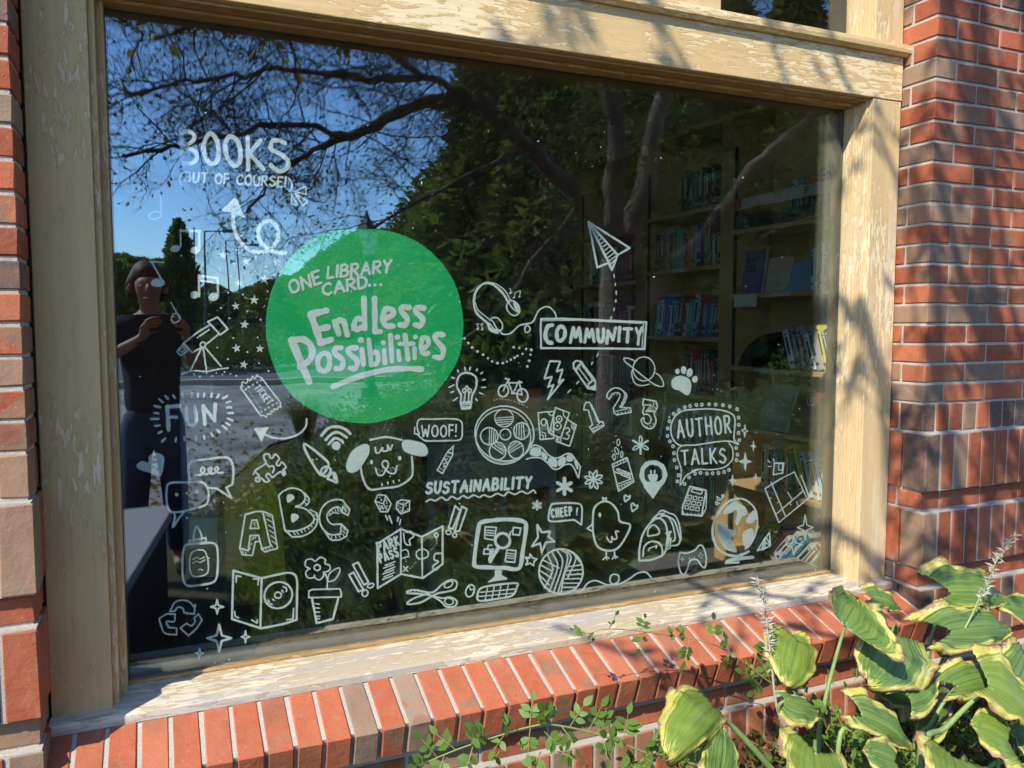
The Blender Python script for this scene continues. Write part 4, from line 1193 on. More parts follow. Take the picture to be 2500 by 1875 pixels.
def row(bi, si, y0, y1, lean=0, n0=0, hmax=.27, cols=None):
    z = SH[bi][si]; y = y0; n = n0
    while True:
        t = rk.choice([.016, .02, .024, .03, .036, .044]); h = rk.uniform(.185, hmax); d = rk.uniform(.14, .2)
        h = round(h, 2); w = t*math.cos(lean)
        if y+t/max(.5, math.cos(lean)) > y1: break
        col = (cols or names)[rk.randrange(len(cols or names))]
        hw = 'thin' if t < .021 else ('thick' if t > .035 else 'medium')
        ln = 'leaning' if abs(lean) > .1 else 'upright'
        zz = z+(0 if lean >= 0 else math.sin(-lean)*0)
        l_ = lean+rk.uniform(-.03, .03) if lean else rk.uniform(-.012, .012)
        if l_ < 0: zz = z+t*math.sin(-l_)
        book(y+(0 if l_ >= 0 else 0), zz+.001, t, h, d, col, l_, '%s %s %s book, %s from the window, %s shelf, %s' % (hw, col, ln, ORD[n], SHN[si], BAY[bi]), bay=BAY[bi])
        y += t/math.cos(lean)+.002; n += 1
    return y, n
# near bay
row(0, 0, .78, 1.20, hmax=.24)
y, n = row(0, 1, .78, 1.02, cols=['sky blue', 'white', 'teal', 'green']); 
row(0, 2, .80, 1.16, lean=-.34, hmax=.26, cols=['blue', 'white', 'yellow', 'black', 'grey', 'red', 'navy'])
row(0, 3, .79, .93, lean=.1, cols=['purple', 'maroon', 'blue', 'grey'])
row(0, 4, .78, 1.0, lean=-.32, cols=['white', 'yellow', 'sky blue', 'orange', 'green', 'cream'])
row(0, 5, .98, 1.50, lean=.72, hmax=.27, cols=['green', 'yellow', 'teal', 'cream', 'white', 'blue', 'maroon'])
row(1, 1, 1.74, 2.44, cols=['black', 'navy', 'green', 'orange', 'teal', 'grey', 'brown'], hmax=.28); row(1, 0, 1.8, 2.2, cols=['navy', 'brown', 'black'])
row(1, 2, 1.74, 2.46, lean=.14, cols=['teal', 'navy', 'blue', 'white', 'maroon', 'sky blue', 'red'], hmax=.27)
row(1, 3, 1.75, 2.1, cols=['black', 'grey', 'brown', 'red']); row(1, 4, 1.76, 2.4, lean=.25, cols=['grey', 'black', 'white', 'navy']); row(1, 5, 1.76, 2.45, cols=['brown', 'grey', 'navy', 'green'])
for si in (1, 2, 3, 4): row(2, si, 2.68, 3.4, cols=['brown', 'green', 'maroon', 'grey', 'navy', 'cream'])
# face-out covers, each leaning back a little, with print on the cover
def text3(par, name, o, u, v, h, w, txt, mat, sp=.2):
    mb = MB(); x = 0; nn = u.cross(v).normalized(); k = 0
    for c in txt:
        gw, st = GLY[c]
        for q in st:
            nums = [float(t) for t in q[1:].split()]; P = [Vector((x+nums[i]*h*.8, (1-nums[i+1])*h)) for i in range(0, len(nums), 2)]
            if q[0] == 'c': P = catmull([(p.x*1e4, p.y*1e4) for p in P], False, 4); P = [p/1e4 for p in P]
            for a, b in zip(P, P[1:]):
                if (b-a).length < 1e-6: continue
                t = (b-a).normalized(); s = Vector((-t.y, t.x))*w/2; e = t*w*.3; k += 1
                mb.add([o+u*p.x+v*p.y+nn*(2e-5*k) for p in (a-e-s, b+e-s, b+e+s, a-e+s)], [(0, 1, 2, 3)])
        x += (gw*.8+sp)*h
    return mb.build(name, mat, par)
def faceout(yc, z, wd, h, col, label, words, back=.14, mat=None):
    r = empty('book', label, 'book', (XB+.03, yc, z)); r['group'] = 'books on the near bay'
    r.rotation_euler = (0, back, 0); c = COVERS[col]
    m = MB(); m.box(0, .003, -wd/2, wd/2, 0, h); m.box(.022, .025, -wd/2, wd/2, 0, h); m.box(.003, .022, wd/2-.003, wd/2, 0, h)
    o = m.build('cover', COVER); o.parent = r; o.color = (*c, 1)
    m = MB(); m.box(.0035, .0215, -wd/2+.003, wd/2-.0035, .003, h-.003); o = m.build('pages', PAGES); o.parent = r
    for (tx, zz, hh, ww) in words:
        o = text3(None, 'cover_print', Vector((-.0006, wd*.36, zz)), Vector((0, -1, 0)), Vector((0, 0, 1)), hh, ww, tx, mat or DINK); o.parent = r
    return r
faceout(1.47, SH[0][1]+.002, .17, .245, 'purple', 'purple face-out book with dark capitals beside the second oak post', [('HEART', .175, .028, .005), ('SOUL', .125, .034, .006)])
faceout(1.27, SH[0][1]+.002, .16, .19, 'cream', 'pale face-out book with a sky blue arch right of the purple one', [])
faceout(1.10, SH[0][1]+.002, .15, .16, 'sky blue', 'pale blue face-out book near the right end of the second shelf', [], .2)
faceout(1.28, SH[0][3]+.002, .22, .26, 'grey', 'grey see-through magazine holder face-out on the fourth shelf', [], .3)
faceout(.86+.12, SH[0][3]+.002, .14, .23, 'maroon', 'maroon face-out book with white lettering near the right jamb', [('US', .16, .04, .007)], .12, INK)
faceout(2.28, SH[1][2]+.26, .2, .02, 'cream', 'book lying flat on top of the teal books in the middle bay', [])
faceout(2.35, SH[1][2]+.002, .16, .24, 'teal', 'teal face-out book with dark capitals in the middle bay', [('DRUMS', .08, .022, .004)])
for yc, z, wd, h, nm in ((1.46, SH[0][1]-.075, .19, .07, 'notice card taped under the purple book'), (1.18, SH[0][1]-.022, .13, .02, 'long strip label on the second near shelf edge'), (1.3, SH[0][2]-.022, .15, .02, 'strip label on the third near shelf edge'),
                       (2.36, SH[1][2]-.023, .14, .02, 'strip label on the third middle shelf edge'), (2.1, SH[1][1]-.023, .13, .02, 'strip label on the second middle shelf edge'), (1.24, SH[0][4]-.022, .15, .02, 'strip label on the fifth near shelf edge')):
    m = MB(); m.box(XB-.0145, XB-.0125, yc-wd/2, yc+wd/2, z, z+h); o = m.build('shelf_card', CARD); tag(o, 'white '+nm, 'label card', 'cards on the bookcase')
sg = empty('shelf_sign', 'long white and red sign strip standing on the top near shelf', 'sign', (XB-.01, 1.2, SH[0][0]+.1))
m = MB(); m.box(XB-.02, XB-.015, .80, 1.56, SH[0][0]+.11, SH[0][0]+.17); m.build('panel', CARD, sg)
m = MB(); m.box(XB-.0215, XB-.0205, 1.50, 1.559, SH[0][0]+.111, SH[0][0]+.169); m.build('red_end', plain('sign_red', (.4, .04, .03), .5), sg)
text3(sg, 'sign_lettering', Vector((XB-.0215, 1.02, SH[0][0]+.13)), Vector((0, -1, 0)), Vector((0, 0, 1)), .028, .005, 'SP', DINK)
bx_ = empty('display_box', 'printed box on the top near shelf in front of its books', 'box', (XB, 1.4, SH[0][0]))
m = MB(); m.box(XB-.008, XB+.1, .82, 1.56, SH[0][0]+.002, SH[0][0]+.075); m.build('box_body', plain('dark_print', (.07, .10, .10), .5, .6, 30), bx_)
# yellow spine with its title
row(0, 4, 1.10, 1.35, cols=['orange', 'green', 'cream'], n0=12)
r = book(1.02, SH[0][4]+.015, .044, .27, .18, 'yellow', -.34, 'bright yellow leaning book with title lettering down its spine', bay='near bay')
o = text3(None, 'spine_title', Vector((-.0048, .010, .235)), Vector((0, 0, -1)), Vector((0, 1, 0))*.9, .021, .0032, 'DO PENGUINS HAVE', DINK, .16); o.parent = r
# black bookend
be = MB(); P = [(0, 0)]+[(-.30+.30*math.cos(a), .22*math.sin(a)) for a in [math.pi/2*k/8 for k in range(9)]][::-1]
be.prism([(1.56, SH[0][2]+.002), (1.22, SH[0][2]+.002), (1.22, SH[0][2]+.20), (1.30, SH[0][2]+.19), (1.40, SH[0][2]+.16), (1.48, SH[0][2]+.11), (1.54, SH[0][2]+.05)], 'y', 0, 1) if False else None
m = MB(); prof = [(1.56, SH[0][2]+.001), (1.54, SH[0][2]+.06), (1.48, SH[0][2]+.12), (1.40, SH[0][2]+.165), (1.30, SH[0][2]+.19), (1.22, SH[0][2]+.20), (1.22, SH[0][2]+.001)]
m.prism(prof, 'x', XB+.03, XB+.16); tag(m.build('bookend', BLK), 'black curved bookend left of the tilted books on the third shelf', 'bookend')
# furniture lower down
ch = empty('armchair', 'olive yellow armchair whose high slanted back shows at lower left', 'armchair', (.27, 1.1, 0))
OLV = plain('olive_fabric', (.60, .50, .03), .8, .2, 40, .001)
a_, b_, c_, d_ = on_y(545, 1180, 1.0), on_y(650, 1085, 1.0), on_y(690, 1270, 1.0), on_y(545, 1400, 1.0)
m = MB(); m.prism([(a_.x, .42), (c_.x+.01, .42), (c_.x, c_.z), (b_.x, b_.z), (a_.x, a_.z)], 'y', 1.0, 1.1); m.build('backrest', OLV, ch, bevel=.01)
m = MB(); m.box(a_.x, c_.x+.02, 1.1, 1.6, .28, .42); m.build('seat', OLV, ch, bevel=.02)
for sx in (a_.x+.02, c_.x-.02):
    for sy in (1.05, 1.55): MB_(sx-.012, sx+.012, sy-.012, sy+.012, 0, .42 if sy < 1.1 else .28).build('leg', BLK, ch)
cb = empty('filing_cabinet', 'slim blue grey cabinet left of the olive armchair', 'cabinet', (.10, 1.05, 0))
GRY = plain('blue_grey_metal', (.36, .43, .50), .5, .06)
MB_(.035, .155, 1.0, 1.45, .56, 1.18).build('cabinet_body', GRY, cb, bevel=.004)
for k in range(2): MB_(.043, .147, .992, .999, .60+k*.28, .86+k*.28).build('drawer_front', GRY, cb)
MB_(.045, .145, 1.01, 1.45, 0, .559).build('plinth', BLK, cb)
dk = empty('desk', 'dark grey desk with a flat modesty panel and metal legs', 'desk', (1.28, 1.2, 0))
DGR = plain('desk_grey', (.13, .15, .145), .6, .06)
MB_(.98, 1.58, .99, 1.02, .68, .90).build('modesty_panel', DGR, dk); MB_(.95, 1.61, .98, 1.6, .905, .93).build('desktop', DGR, dk, bevel=.003)
for sx in (.99, 1.55):
    for sy in (1.0, 1.56): MB_(sx, sx+.03, sy, sy+.03, 0, .904).build('leg', DGR, dk)
oc = empty('chair', 'orange chair back showing above the grey desk', 'chair', (1.45, 1.9, 0))
ORG = plain('orange_plastic', (.55, .23, .05), .45, .08)
m = MB(); m.box(1.62, 1.98, 1.98, 2.02, .72, 1.03); m.build('backrest', ORG, oc, bevel=.015); MB_(1.62, 1.98, 1.62, 1.98, .43, .46).build('seat', ORG, oc, bevel=.01)
for sx in (1.63, 1.95):
    for sy in (1.64, 1.98): MB_(sx, sx+.02, sy, sy+.02, 0, .43 if sy < 1.9 else .73).build('leg', BLK, oc)
lb = empty('low_bookcase', 'low brown bookcase far back in the dark room', 'bookcase', (.9, 3.2, 0))
MB_(.3, 1.9, 3.3, 3.32, 0, .86).build('back_panel', OAKX, lb); MB_(.3, 1.9, 3.0, 3.3, .86, .885).build('top_board', OAKX, lb)
for x in (.3, .83, 1.35, 1.875): MB_(x, x+.025, 3.0, 3.3, 0, .859).build('side_panel', OAKX, lb)
for z in (.05, .45):
    for x in (.326, .856, 1.376): MB_(x, x+.498, 3.01, 3.299, z-.02, z).build('shelf', OAKX, lb)
n = 0
for si, z in enumerate((.45, .05)):
    for bi, x0 in enumerate((.335, .865, 1.385)):
        x = x0; n = 0
        while x < x0+.44:
            t = rk.choice([.02, .026, .034, .044]); h = round(rk.uniform(.22, .32), 2); me = book_meshes(t, h, .18); col = rk.choice(['brown', 'maroon', 'grey', 'cream', 'green', 'navy', 'orange'])
            r = empty('book', '%s book, %s along, %s section, %s shelf of the low bookcase' % (col, ORD[n], ['left', 'middle', 'right'][bi], ['upper', 'lower'][si]), 'book', (x+t, 3.03, z+.001), 'books in the low bookcase'); r.rotation_euler = (0, 0, math.pi/2)
            for i, nm in ((0, 'cover'), (1, 'pages')):
                o = bpy.data.objects.new(nm, me[i]); COL.objects.link(o); o.parent = r; o.color = (*COVERS[col], 1)
            x += t+.002; n += 1
# ------------------------------------------------------------------ the street side, seen mirrored in the glass
def ground_at(u, v, z=0.0):      # the point of level z whose mirror image stands at (u, v)
    d = FW + RT*((u-1250)/FPX) - UP*((v-937.5)/FPX); t = (z-CZ)/d.z
    return Vector((d.x*t, -(CY+d.y*t), z))
def soil_mat():
    n = NT('garden_ground', .95, spec=.1); co = n.coord((1, 1, 1), False)
    f = n.noise(co, .35, 4); g = n.noise(co, 14, 5)
    c = n.mix(n.ramp(f, [(.4, 0), (.6, 1)]), (.07, .085, .03), (.12, .10, .055)); n.col(n.mix(n.ramp(g, [(.3, 0), (.7, 1)]), n.mix(.6, c, (.02, .015, .01)), c)); n.bump(g, .03); return n.m
m = MB(); m.box(-400, 400, -400, .15, -.20, -.012); structure(m.build('ground', soil_mat()))
def asphalt(name, col):
    n = NT(name, .9, spec=.2); co = n.coord((1, 1, 1), False); f = n.noise(co, 90, 3); g = n.noise(co, .3, 4)
    n.col(n.mix(n.ramp(f, [(.3, 0), (.7, 1)]), tuple(c*.75 for c in col), n.mix(n.ramp(g, [(.4, 0), (.6, .5)]), tuple(c*1.2 for c in col), tuple(c*.8 for c in col)))); return n.m
m = MB(); m.box(-90, 13.9, -47, -17, -.011, .004); structure(m.build('road', asphalt('asphalt', (.17, .165, .185))))
for k in range(14):
    m = MB(); x = -30+k*5; m.box(x, x+2.4, -33.1, -32.95, .0045, .008); o = structure(m.build('road_marking', plain('lane_paint', (.75, .72, .6)))) if k == 0 else structure(put(o.data, 'road_marking', (k*5, 0, 0)))
m = MB(); m.box(-90, 90, -17.25, -17.0, -.011, .13); structure(m.build('kerb', plain('kerb_concrete', (.55, .44, .28), .9, .1)))
CONC = asphalt('paving_concrete', (.30, .275, .27))
PV = [ground_at(u, v, .006) for u, v in ((250, 1268), (455, 1262), (548, 1188), (655, 1090), (740, 1064), (840, 1030), (1000, 960), (1180, 925), (1420, 915))]
PV = [Vector((-14, PV[0].y, .006))]+PV+[Vector((40, PV[-1].y, .006)), Vector((40, -23.5, .006)), Vector((14, -23.5, .006)), Vector((6, -16.9, .006)), Vector((-14, -16.9, .006))]
CONC2 = NT('stained_paving', .9); co_ = CONC2.coord((1, 1, 1), False); CONC2.col(CONC2.mix(CONC2.ramp(CONC2.noise(co_, .9, 6, .65), [(.35, 0), (.65, 1)]), (.14, .125, .12), (.40, .36, .33))); CONC = CONC2.m
m = MB(); m.add(PV, [tuple(range(len(PV)))]); structure(m.build('pavement', CONC))
# low wall the photographer stands behind
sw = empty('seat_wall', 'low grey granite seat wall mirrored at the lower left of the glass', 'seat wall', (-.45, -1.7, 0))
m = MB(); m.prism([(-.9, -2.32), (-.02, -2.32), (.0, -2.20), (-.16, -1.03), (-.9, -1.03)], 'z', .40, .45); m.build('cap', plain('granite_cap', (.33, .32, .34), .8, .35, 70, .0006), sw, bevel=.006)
m = MB(); m.prism([(-.88, -2.30), (-.05, -2.30), (-.03, -2.20), (-.19, -1.06), (-.88, -1.06)], 'z', 0, .3995); m.build('base', plain('shade_toned_stone', (.045, .042, .042), .9, .3, 30, .002), sw)  # stone colour itself darkened to carry the shade on the wall's sides

# foliage ---------------------------------------------------------
def leaf_material(name, a, b, trans=.35, autumn=None):
    n = NT(name, .5, spec=.35); g = n.n('NewGeometry'); 
    c = n.mix(g.outputs['Random Per Island'], a, b)
    if autumn: c = n.mix(n.ramp(g.outputs['Random Per Island'], [(.86, 0), (.88, 1)], 'LINEAR'), c, autumn)
    n.col(c); tl = n.n('BsdfTranslucent'); n.l(n.mix(.5, c, (.2, .25, .02)), tl.inputs[0]); mx = n.n('MixShader'); mx.inputs[0].default_value = trans
    n.l(n.b.outputs[0], mx.inputs[1]); n.l(tl.outputs[0], mx.inputs[2]); n.l(mx.outputs[0], n.t.nodes['Material Output'].inputs[0]); return n.m
L_EVER = leaf_material('evergreen_leaf', (.06, .085, .025), (.17, .20, .05), .35)
L_DEC = leaf_material('tree_leaf', (.07, .11, .02), (.20, .23, .05), .45, (.22, .10, .03))
L_BED = leaf_material('bed_leaf', (.06, .10, .02), (.20, .25, .06), .4, (.16, .10, .045))
L_GRASS = leaf_material('grass_blade', (.07, .09, .025), (.20, .20, .08), .3, (.25, .2, .1))
def bark(name, col):
    n = NT(name, .9, spec=.15); co = n.coord((9, 9, 1.6)); f = n.noise(co, 2.4, 6, .7, 1.2)
    n.col(n.mix(n.ramp(f, [(.35, 0), (.65, 1)]), tuple(c*.4 for c in col), col)); n.bump(f, .03); return n.m
BARK = bark('grey_bark', (.24, .185, .14)); TWIG = bark('twig_bark', (.09, .06, .045))
rf = random.Random(21)
def rvec(r=rf):
    while True:
        v = Vector((r.uniform(-1, 1), r.uniform(-1, 1), r.uniform(-1, 1)))
        if .05 < v.length < 1: return v.normalized()
def card(mb, p, d, s, w=.5, r=rf):      # one small leaf: a folded diamond
    d = d.normalized(); sd = d.cross(rvec(r)); sd = sd.normalized() if sd.length > 1e-3 else d.orthogonal().normalized(); up = d.cross(sd)*s*.12
    mb.add([p, p+d*s*.45+sd*s*w/2+up, p+d*s, p+d*s*.45-sd*s*w/2+up], [(0, 1, 2), (0, 2, 3)])
def crown_mesh(name, mat, n, shape, size, lumps=9, droop=0):
    mb = MB(); L = []
    for k in range(lumps): 
        a = rf.uniform(0, 6.28); z = rf.uniform(.08, .95); L.append((a, z, rf.uniform(.25, .5)))
    i = 0
    while i < n:
        z = rf.random(); R = shape(z); a = rf.uniform(0, 2*math.pi); q = R*math.sqrt(rf.uniform(.25, 1))
        k = .72+.3*math.sin(a*3+z*9+name.__len__())*math.sin(z*17+a)
        if rf.random() > .35+.65*abs(math.sin(a*2.3+z*11)): continue
        p = Vector((q*k*math.cos(a), q*k*math.sin(a), z)); d = Vector((math.cos(a), math.sin(a), rf.uniform(-.6, .9)-droop))+rvec()*.8
        card(mb, p, d, size*rf.uniform(.6, 1.3), .55); i += 1
    return mb.mesh(name, mat)
ll = MB(); rl = random.Random(31); LITTER = leaf_material('fallen_leaf', (.28, .16, .05), (.50, .36, .12), .2)
for i in range(1500):
    p = ground_at(rl.uniform(260, 1000), 900+360*rl.random()**.6, .012)
    card(ll, p, Vector((rl.uniform(-1, 1), rl.uniform(-1, 1), rl.uniform(0, .3))), rl.uniform(.04, .09), .6, rl)
tag(ll.build('leaf_litter', LITTER), 'fallen leaves scattered on the mirrored pavement', 'leaf litter', kind='stuff')
cone = lambda z: .26*(1-z)**.75*(1 if z > .04 else .5)
oval = lambda z: .42*math.sqrt(max(0, 1-(2*z-1)**2))
ever_me = crown_mesh('crown', L_EVER, 9000, cone, .035); round_me = crown_mesh('crown', L_DEC, 8000, oval, .04); pine_me = crown_mesh('crown', L_EVER, 6000, lambda z: .33*(1-z)**.6, .05)
tm = MB(); tm.tube([(0, 0, 0), (0, .01, .2), (.01, 0, .5), (0, 0, .8)], [.03, .024, .014, .004], 8); trunk_me = tm.mesh('trunk', BARK)
def tree(kind, me, u, dist, h, wfac, label, group, crown0=.0):
    p = seen(u, 790, dist); r = empty(kind, label, 'tree', (p.x, p.y, 0), group)
    t = bpy.data.objects.new('trunk', trunk_me); COL.objects.link(t); t.parent = r; t.scale = (h*.8, h*.8, h); 
    c = bpy.data.objects.new('crown', me); COL.objects.link(c); c.parent = r; c.location = (0, 0, h*crown0); c.scale = (h*wfac, h*wfac, h*(1-crown0)); c.rotation_euler = (0, 0, rf.uniform(0, 6))
wh = ['third from the left', 'leftmost', 'second from the left', 'middle', 'third from the right', 'second from the right', 'rightmost']
for k, (u, dd_, h) in enumerate([(1215, 15, 9), (1330, 13.5, 8), (1480, 15, 9.5), (1620, 13, 8.5), (1770, 14, 9), (1930, 12.5, 9), (2120, 12.5, 9)]):
    tree('evergreen_tree', ever_me, u, dd_, h, 1.25, ['leftmost tall', 'second tall', 'third tall', 'middle tall', 'fourth tall', 'fifth tall', 'rightmost tall'][k]+' dark evergreen of the screen behind the big mirrored tree', 'evergreen screen across the path')
for k, (u, dd_, h) in enumerate([(1120, 20, 5.6), (1050, 24, 5.4), (985, 30, 4.8), (1170, 26, 8), (1400, 22, 9), (1560, 24, 10), (1720, 22, 10), (1900, 21, 10)]):
    tree('leafy_tree', round_me, u, dd_, h, 1.0, 'olive green tree, number %s from the left beyond the mirrored path' % ['three', 'two', 'one', 'four', 'five', 'six', 'seven', 'eight'][k], 'leafy trees beyond the path', .08)
for k, (u, dd_, h) in enumerate([(262, 70, 7.5), (300, 80, 8.6), (345, 90, 9), (395, 85, 8.5), (520, 90, 8), (560, 95, 7), (610, 88, 7.5), (655, 80, 8), (700, 85, 9), (750, 80, 9.5), (800, 75, 9), (850, 70, 9.5), (900, 60, 9.5), (945, 50, 8.5), (480, 95, 7)]):
    tree('leafy_tree', round_me, u, dd_, h*(.72 if 450 < u < 760 else .9), 1.2, '%s far tree of the mirrored skyline across the road' % ORD[k], 'far trees across the road', .02)
tree('pine_tree', pine_me, 440, 30, 5.1, .75, 'dark pine rising right of the mirrored person', None)
# lamp post, light poles, parked car
LP = ground_at(905, 990)
lp = empty('street_lamp', 'dark green fluted lamp post with lantern mirrored through the painted disc', 'street lamp', LP)
DGN = plain('lamp_green', (.02, .05, .035), .4)
m = MB(); m.tube([LP+Vector((0, 0, z)) for z in (0, .1, .12, .3, .36, .9, 1.6, 2.5, 2.52, 2.58)], [.2, .2, .15, .14, .09, .075, .065, .055, .09, .09], 14); m.build('post', DGN, lp)
m = MB(); m.tube([LP+Vector((0, 0, z)) for z in (2.6, 2.98)], [.10, .17], 6); m.build('lantern', plain('frosted_glass', (.6, .6, .55), .3), lp)
m = MB(); m.tube([LP+Vector((0, 0, z)) for z in (2.985, 3.02, 3.2, 3.3, 3.34)], [.2, .19, .06, .025, .01], 6); m.build('lantern_roof', DGN, lp)
GM = plain('galvanised_metal', (.12, .12, .13), .5)
for k, (u, dist, top, arm) in enumerate([(478, 40, 555, 0), (505, 38, 565, 1), (557, 60, 590, 1), (583, 60, 600, 1)]):
    b = seen(u, 790, dist); t = seen(u, top, dist); q = empty('light_pole', '%s tall thin light pole of the mirrored car park' % ORD[k], 'light pole', (b.x, b.y, 0), 'light poles across the road')
    m = MB(); m.tube([(b.x, b.y, 0), (b.x, b.y, t.z)], [.06, .04], 8); m.build('pole', GM, q)
    if arm: m = MB(); m.tube([(b.x, b.y, t.z), (b.x+.9, b.y, t.z+.05)], [.035, .03], 6); m.build('arm', GM, q); m = MB(); m.box(b.x+.8, b.x+1.4, b.y-.15, b.y+.15, t.z-.02, t.z+.12); m.build('lamp_head', GM, q)
cp0 = seen(628, 790, 62); car = empty('parked_car', 'dark sport utility car parked across the mirrored road', 'car', (cp0.x, cp0.y, 0))
CARP = plain('dark_car_paint', (.02, .022, .03), .25, .05, 3, 0, .6); TYRE = plain('tyre_rubber', (.02, .02, .02), .8); CGL = plain('car_glass', (.03, .035, .04), .08, .02, 3, 0, .9)
X, Y = cp0.x, cp0.y
m = MB(); m.prism([(X-2.3, .35), (X+2.3, .35), (X+2.35, .9), (X+2.2, 1.02), (X-2.25, 1.05), (X-2.35, .8)], 'y', Y-.9, Y+.9); m.build('body', CARP, car, bevel=.06)
m = MB(); m.prism([(X-2.1, 1.05), (X+1.35, 1.05), (X+.65, 1.68), (X-1.8, 1.72)], 'y', Y-.78, Y+.78); m.build('cabin', CGL, car, bevel=.05)
for sx in (-1.45, 1.45):
    for sy in (-.88, .70):
        m = MB(); m.tube([(X+sx, Y+sy, .36), (X+sx, Y+sy+.2, .36)], [.36, .36], 18); w_ = m.build('wheel', TYRE, car)
for sy in (-.7, .7): m = MB(); m.box(X+2.33, X+2.37, Y+sy-.15, Y+sy+.15, .72, .86); m.build('headlight', plain('lamp_lens', (.7, .7, .7), .2), car)

# ------------------------------------------------------------------ the big tree, whose crown hangs over the window
big = empty('crab_apple_tree', 'big grey barked tree with forked trunk, bare twigs and sparse autumn leaves', 'tree', seen(1500, 790, 5.6)*1)
big.location.z = 0
bt = MB(); tw = MB(); lf = MB(); limbs = MB()
def curve(P, n=5):
    P = [Vector(p) for p in P]; out = []
    for i in range(len(P)-1):
        a, b, c, d = P[max(i-1, 0)], P[i], P[i+1], P[min(i+2, len(P)-1)]
        for j in range(n):
            t = j/n; out.append(.5*((2*b)+(c-a)*t+(2*a-5*b+4*c-d)*t*t+(3*b-a-3*c+d)*t**3))
    out.append(P[-1]); return out
tips = []
def limb(pts, r0, r1, mb=limbs, n=8, jag=.02):
    P = curve([seen(*p) for p in pts]); P = [p+rvec()*jag*(1 if 0 < i < len(P)-1 else 0) for i, p in enumerate(P)]
    k = len(P); rs = [r0+(r1-r0)*i/(k-1) for i in range(k)]; mb.tube(P, rs, n); return P
T0 = seen(1500, 790, 5.6)
P = curve([(T0.x-.05, T0.y, -.05), (T0.x, T0.y, .5), (T0.x+.02, T0.y, 1.2), seen(1508, 620, 5.6)]); limbs.tube(P, [.30, .26, .235, .22, .21, .205, .2, .2, .2, .2, .195, .19, .19, .185, .185, .18][:len(P)], 12)
sc_pts = {'A': [(1505, 640, 5.6), (1420, 500, 5.4), (1290, 360, 5.2), (1180, 255, 5.0), (1080, 245, 4.8), (960, 280, 4.6), (860, 330, 4.4), (780, 360, 4.3)],
          'A2': [(1180, 258, 5.0), (1040, 190, 4.5), (900, 190, 4.1), (740, 165, 3.7), (600, 180, 3.4), (450, 200, 3.1), (300, 230, 2.9)],
          'B': [(1508, 640, 5.6), (1500, 480, 5.5), (1505, 330, 5.4), (1480, 180, 5.3), (1450, 20, 5.2), (1420, -150, 5.0)],
          'C': [(1512, 640, 5.6), (1580, 440, 5.7), (1600, 300, 5.7), (1650, 170, 5.7), (1700, 20, 5.6), (1730, -150, 5.5)],
          'D': [(1530, 800, 5.6), (1640, 660, 5.3), (1740, 560, 5.0), (1830, 430, 4.7), (1930, 330, 4.4), (2050, 230, 4.1)],
          'E': [(1290, 360, 5.2), (1200, 400, 5.0), (1050, 480, 4.7), (900, 560, 4.5)], 'F': [(1480, 180, 5.3), (1300, 60, 4.7), (1100, -20, 4.1), (900, -60, 3.6), (700, -60, 3.2), (450, -60, 2.9)],
          'G': [(1740, 560, 5.0), (1820, 600, 4.8), (1900, 560, 4.5), (2000, 520, 4.2)], 'H': [(860, 330, 4.4), (700, 300, 4.1), (560, 330, 3.9), (420, 360, 3.7), (300, 380, 3.5)],
          'K': [(1430, 470, 5.5), (1300, 640, 5.2), (1220, 760, 5.0), (1100, 850, 4.8)], 'M': [(780, 360, 4.3), (680, 430, 4.1), (600, 520, 3.9)], 'N': [(1040, 190, 4.5), (820, 60, 3.9), (600, 30, 3.5), (380, 90, 3.1)]}
RR = {'A': (.105, .026), 'A2': (.034, .008), 'B': (.13, .05), 'C': (.14, .06), 'D': (.12, .04), 'E': (.035, .01), 'F': (.035, .010), 'G': (.04, .012), 'H': (.025, .008), 'K': (.03, .008), 'M': (.02, .006), 'N': (.03, .008)}
PL = {}
for k, v in sc_pts.items(): PL[k] = (limb(v, *RR[k]), RR[k])
def grow(p, d, L, r, depth, leafp, mb):
    n = 4; pts = [p]; q = p.copy(); dd = d.normalized()
    for i in range(n):
        dd = (dd+rvec()*.38+Vector((0, 0, .02))).normalized(); q = q+dd*L/n; pts.append(q.copy())
    mb.tube(pts, [r*(1-.6*i/n) for i in range(n+1)], 4 if depth > 1 else 3, cap=False)
    if depth > 0:
        for i in range(1, n+1):
            for _ in range(rf.choice([1, 1, 2])):
                dn = (dd+rvec()*1.0).normalized(); grow(pts[i], dn, L*rf.uniform(.45, .72), r*.5, depth-1, leafp, mb)
    else:
        for i in range(1, n+1):
            if rf.random() < leafp: card(lf, pts[i], dd+rvec()*.9-Vector((0, 0, .3)), rf.uniform(.02, .042), .62)
def spawn(key, step, L, depth, leafp):
    P, (r0, r1) = PL[key]; acc = 0
    for i in range(2, len(P)):
        acc += (P[i]-P[i-1]).length
        if acc > step:
            acc = 0; t = (P[i]-P[i-1]).normalized(); d = (t*.5+rvec()).normalized()
            r = r0+(r1-r0)*i/len(P); grow(P[i], d, L*rf.uniform(.7, 1.3), min(r*.5, .008), depth, leafp, tw)
for k, st_, L, dp, lp_ in [('A', .045, .75, 3, .07), ('A2', .038, .62, 3, .07), ('B', .2, .9, 3, .6), ('C', .22, .9, 3, .6), ('D', .16, .7, 3, .35), ('E', .06, .6, 3, .12), ('F', .08, .6, 3, .09), ('G', .15, .5, 3, .3), ('H', .036, .5, 3, .07), ('K', .14, .45, 2, .4), ('M', .04, .5, 3, .06), ('N', .045, .5, 3, .08)]:
    spawn(k, st_, L, dp, lp_)
limbs.v = [tuple(Vector(p)+rvec()*rf.uniform(0, .011)) for p in limbs.v]
limbs.build('trunk', BARK, big, smooth=True); tw.build('branch', TWIG, big)['kind'] = 'stuff'
lo = lf.build('crown', L_DEC, big); lo['kind'] = 'stuff'
print('twig faces', len(tw.f), 'leaves', len(lf.f)//2)
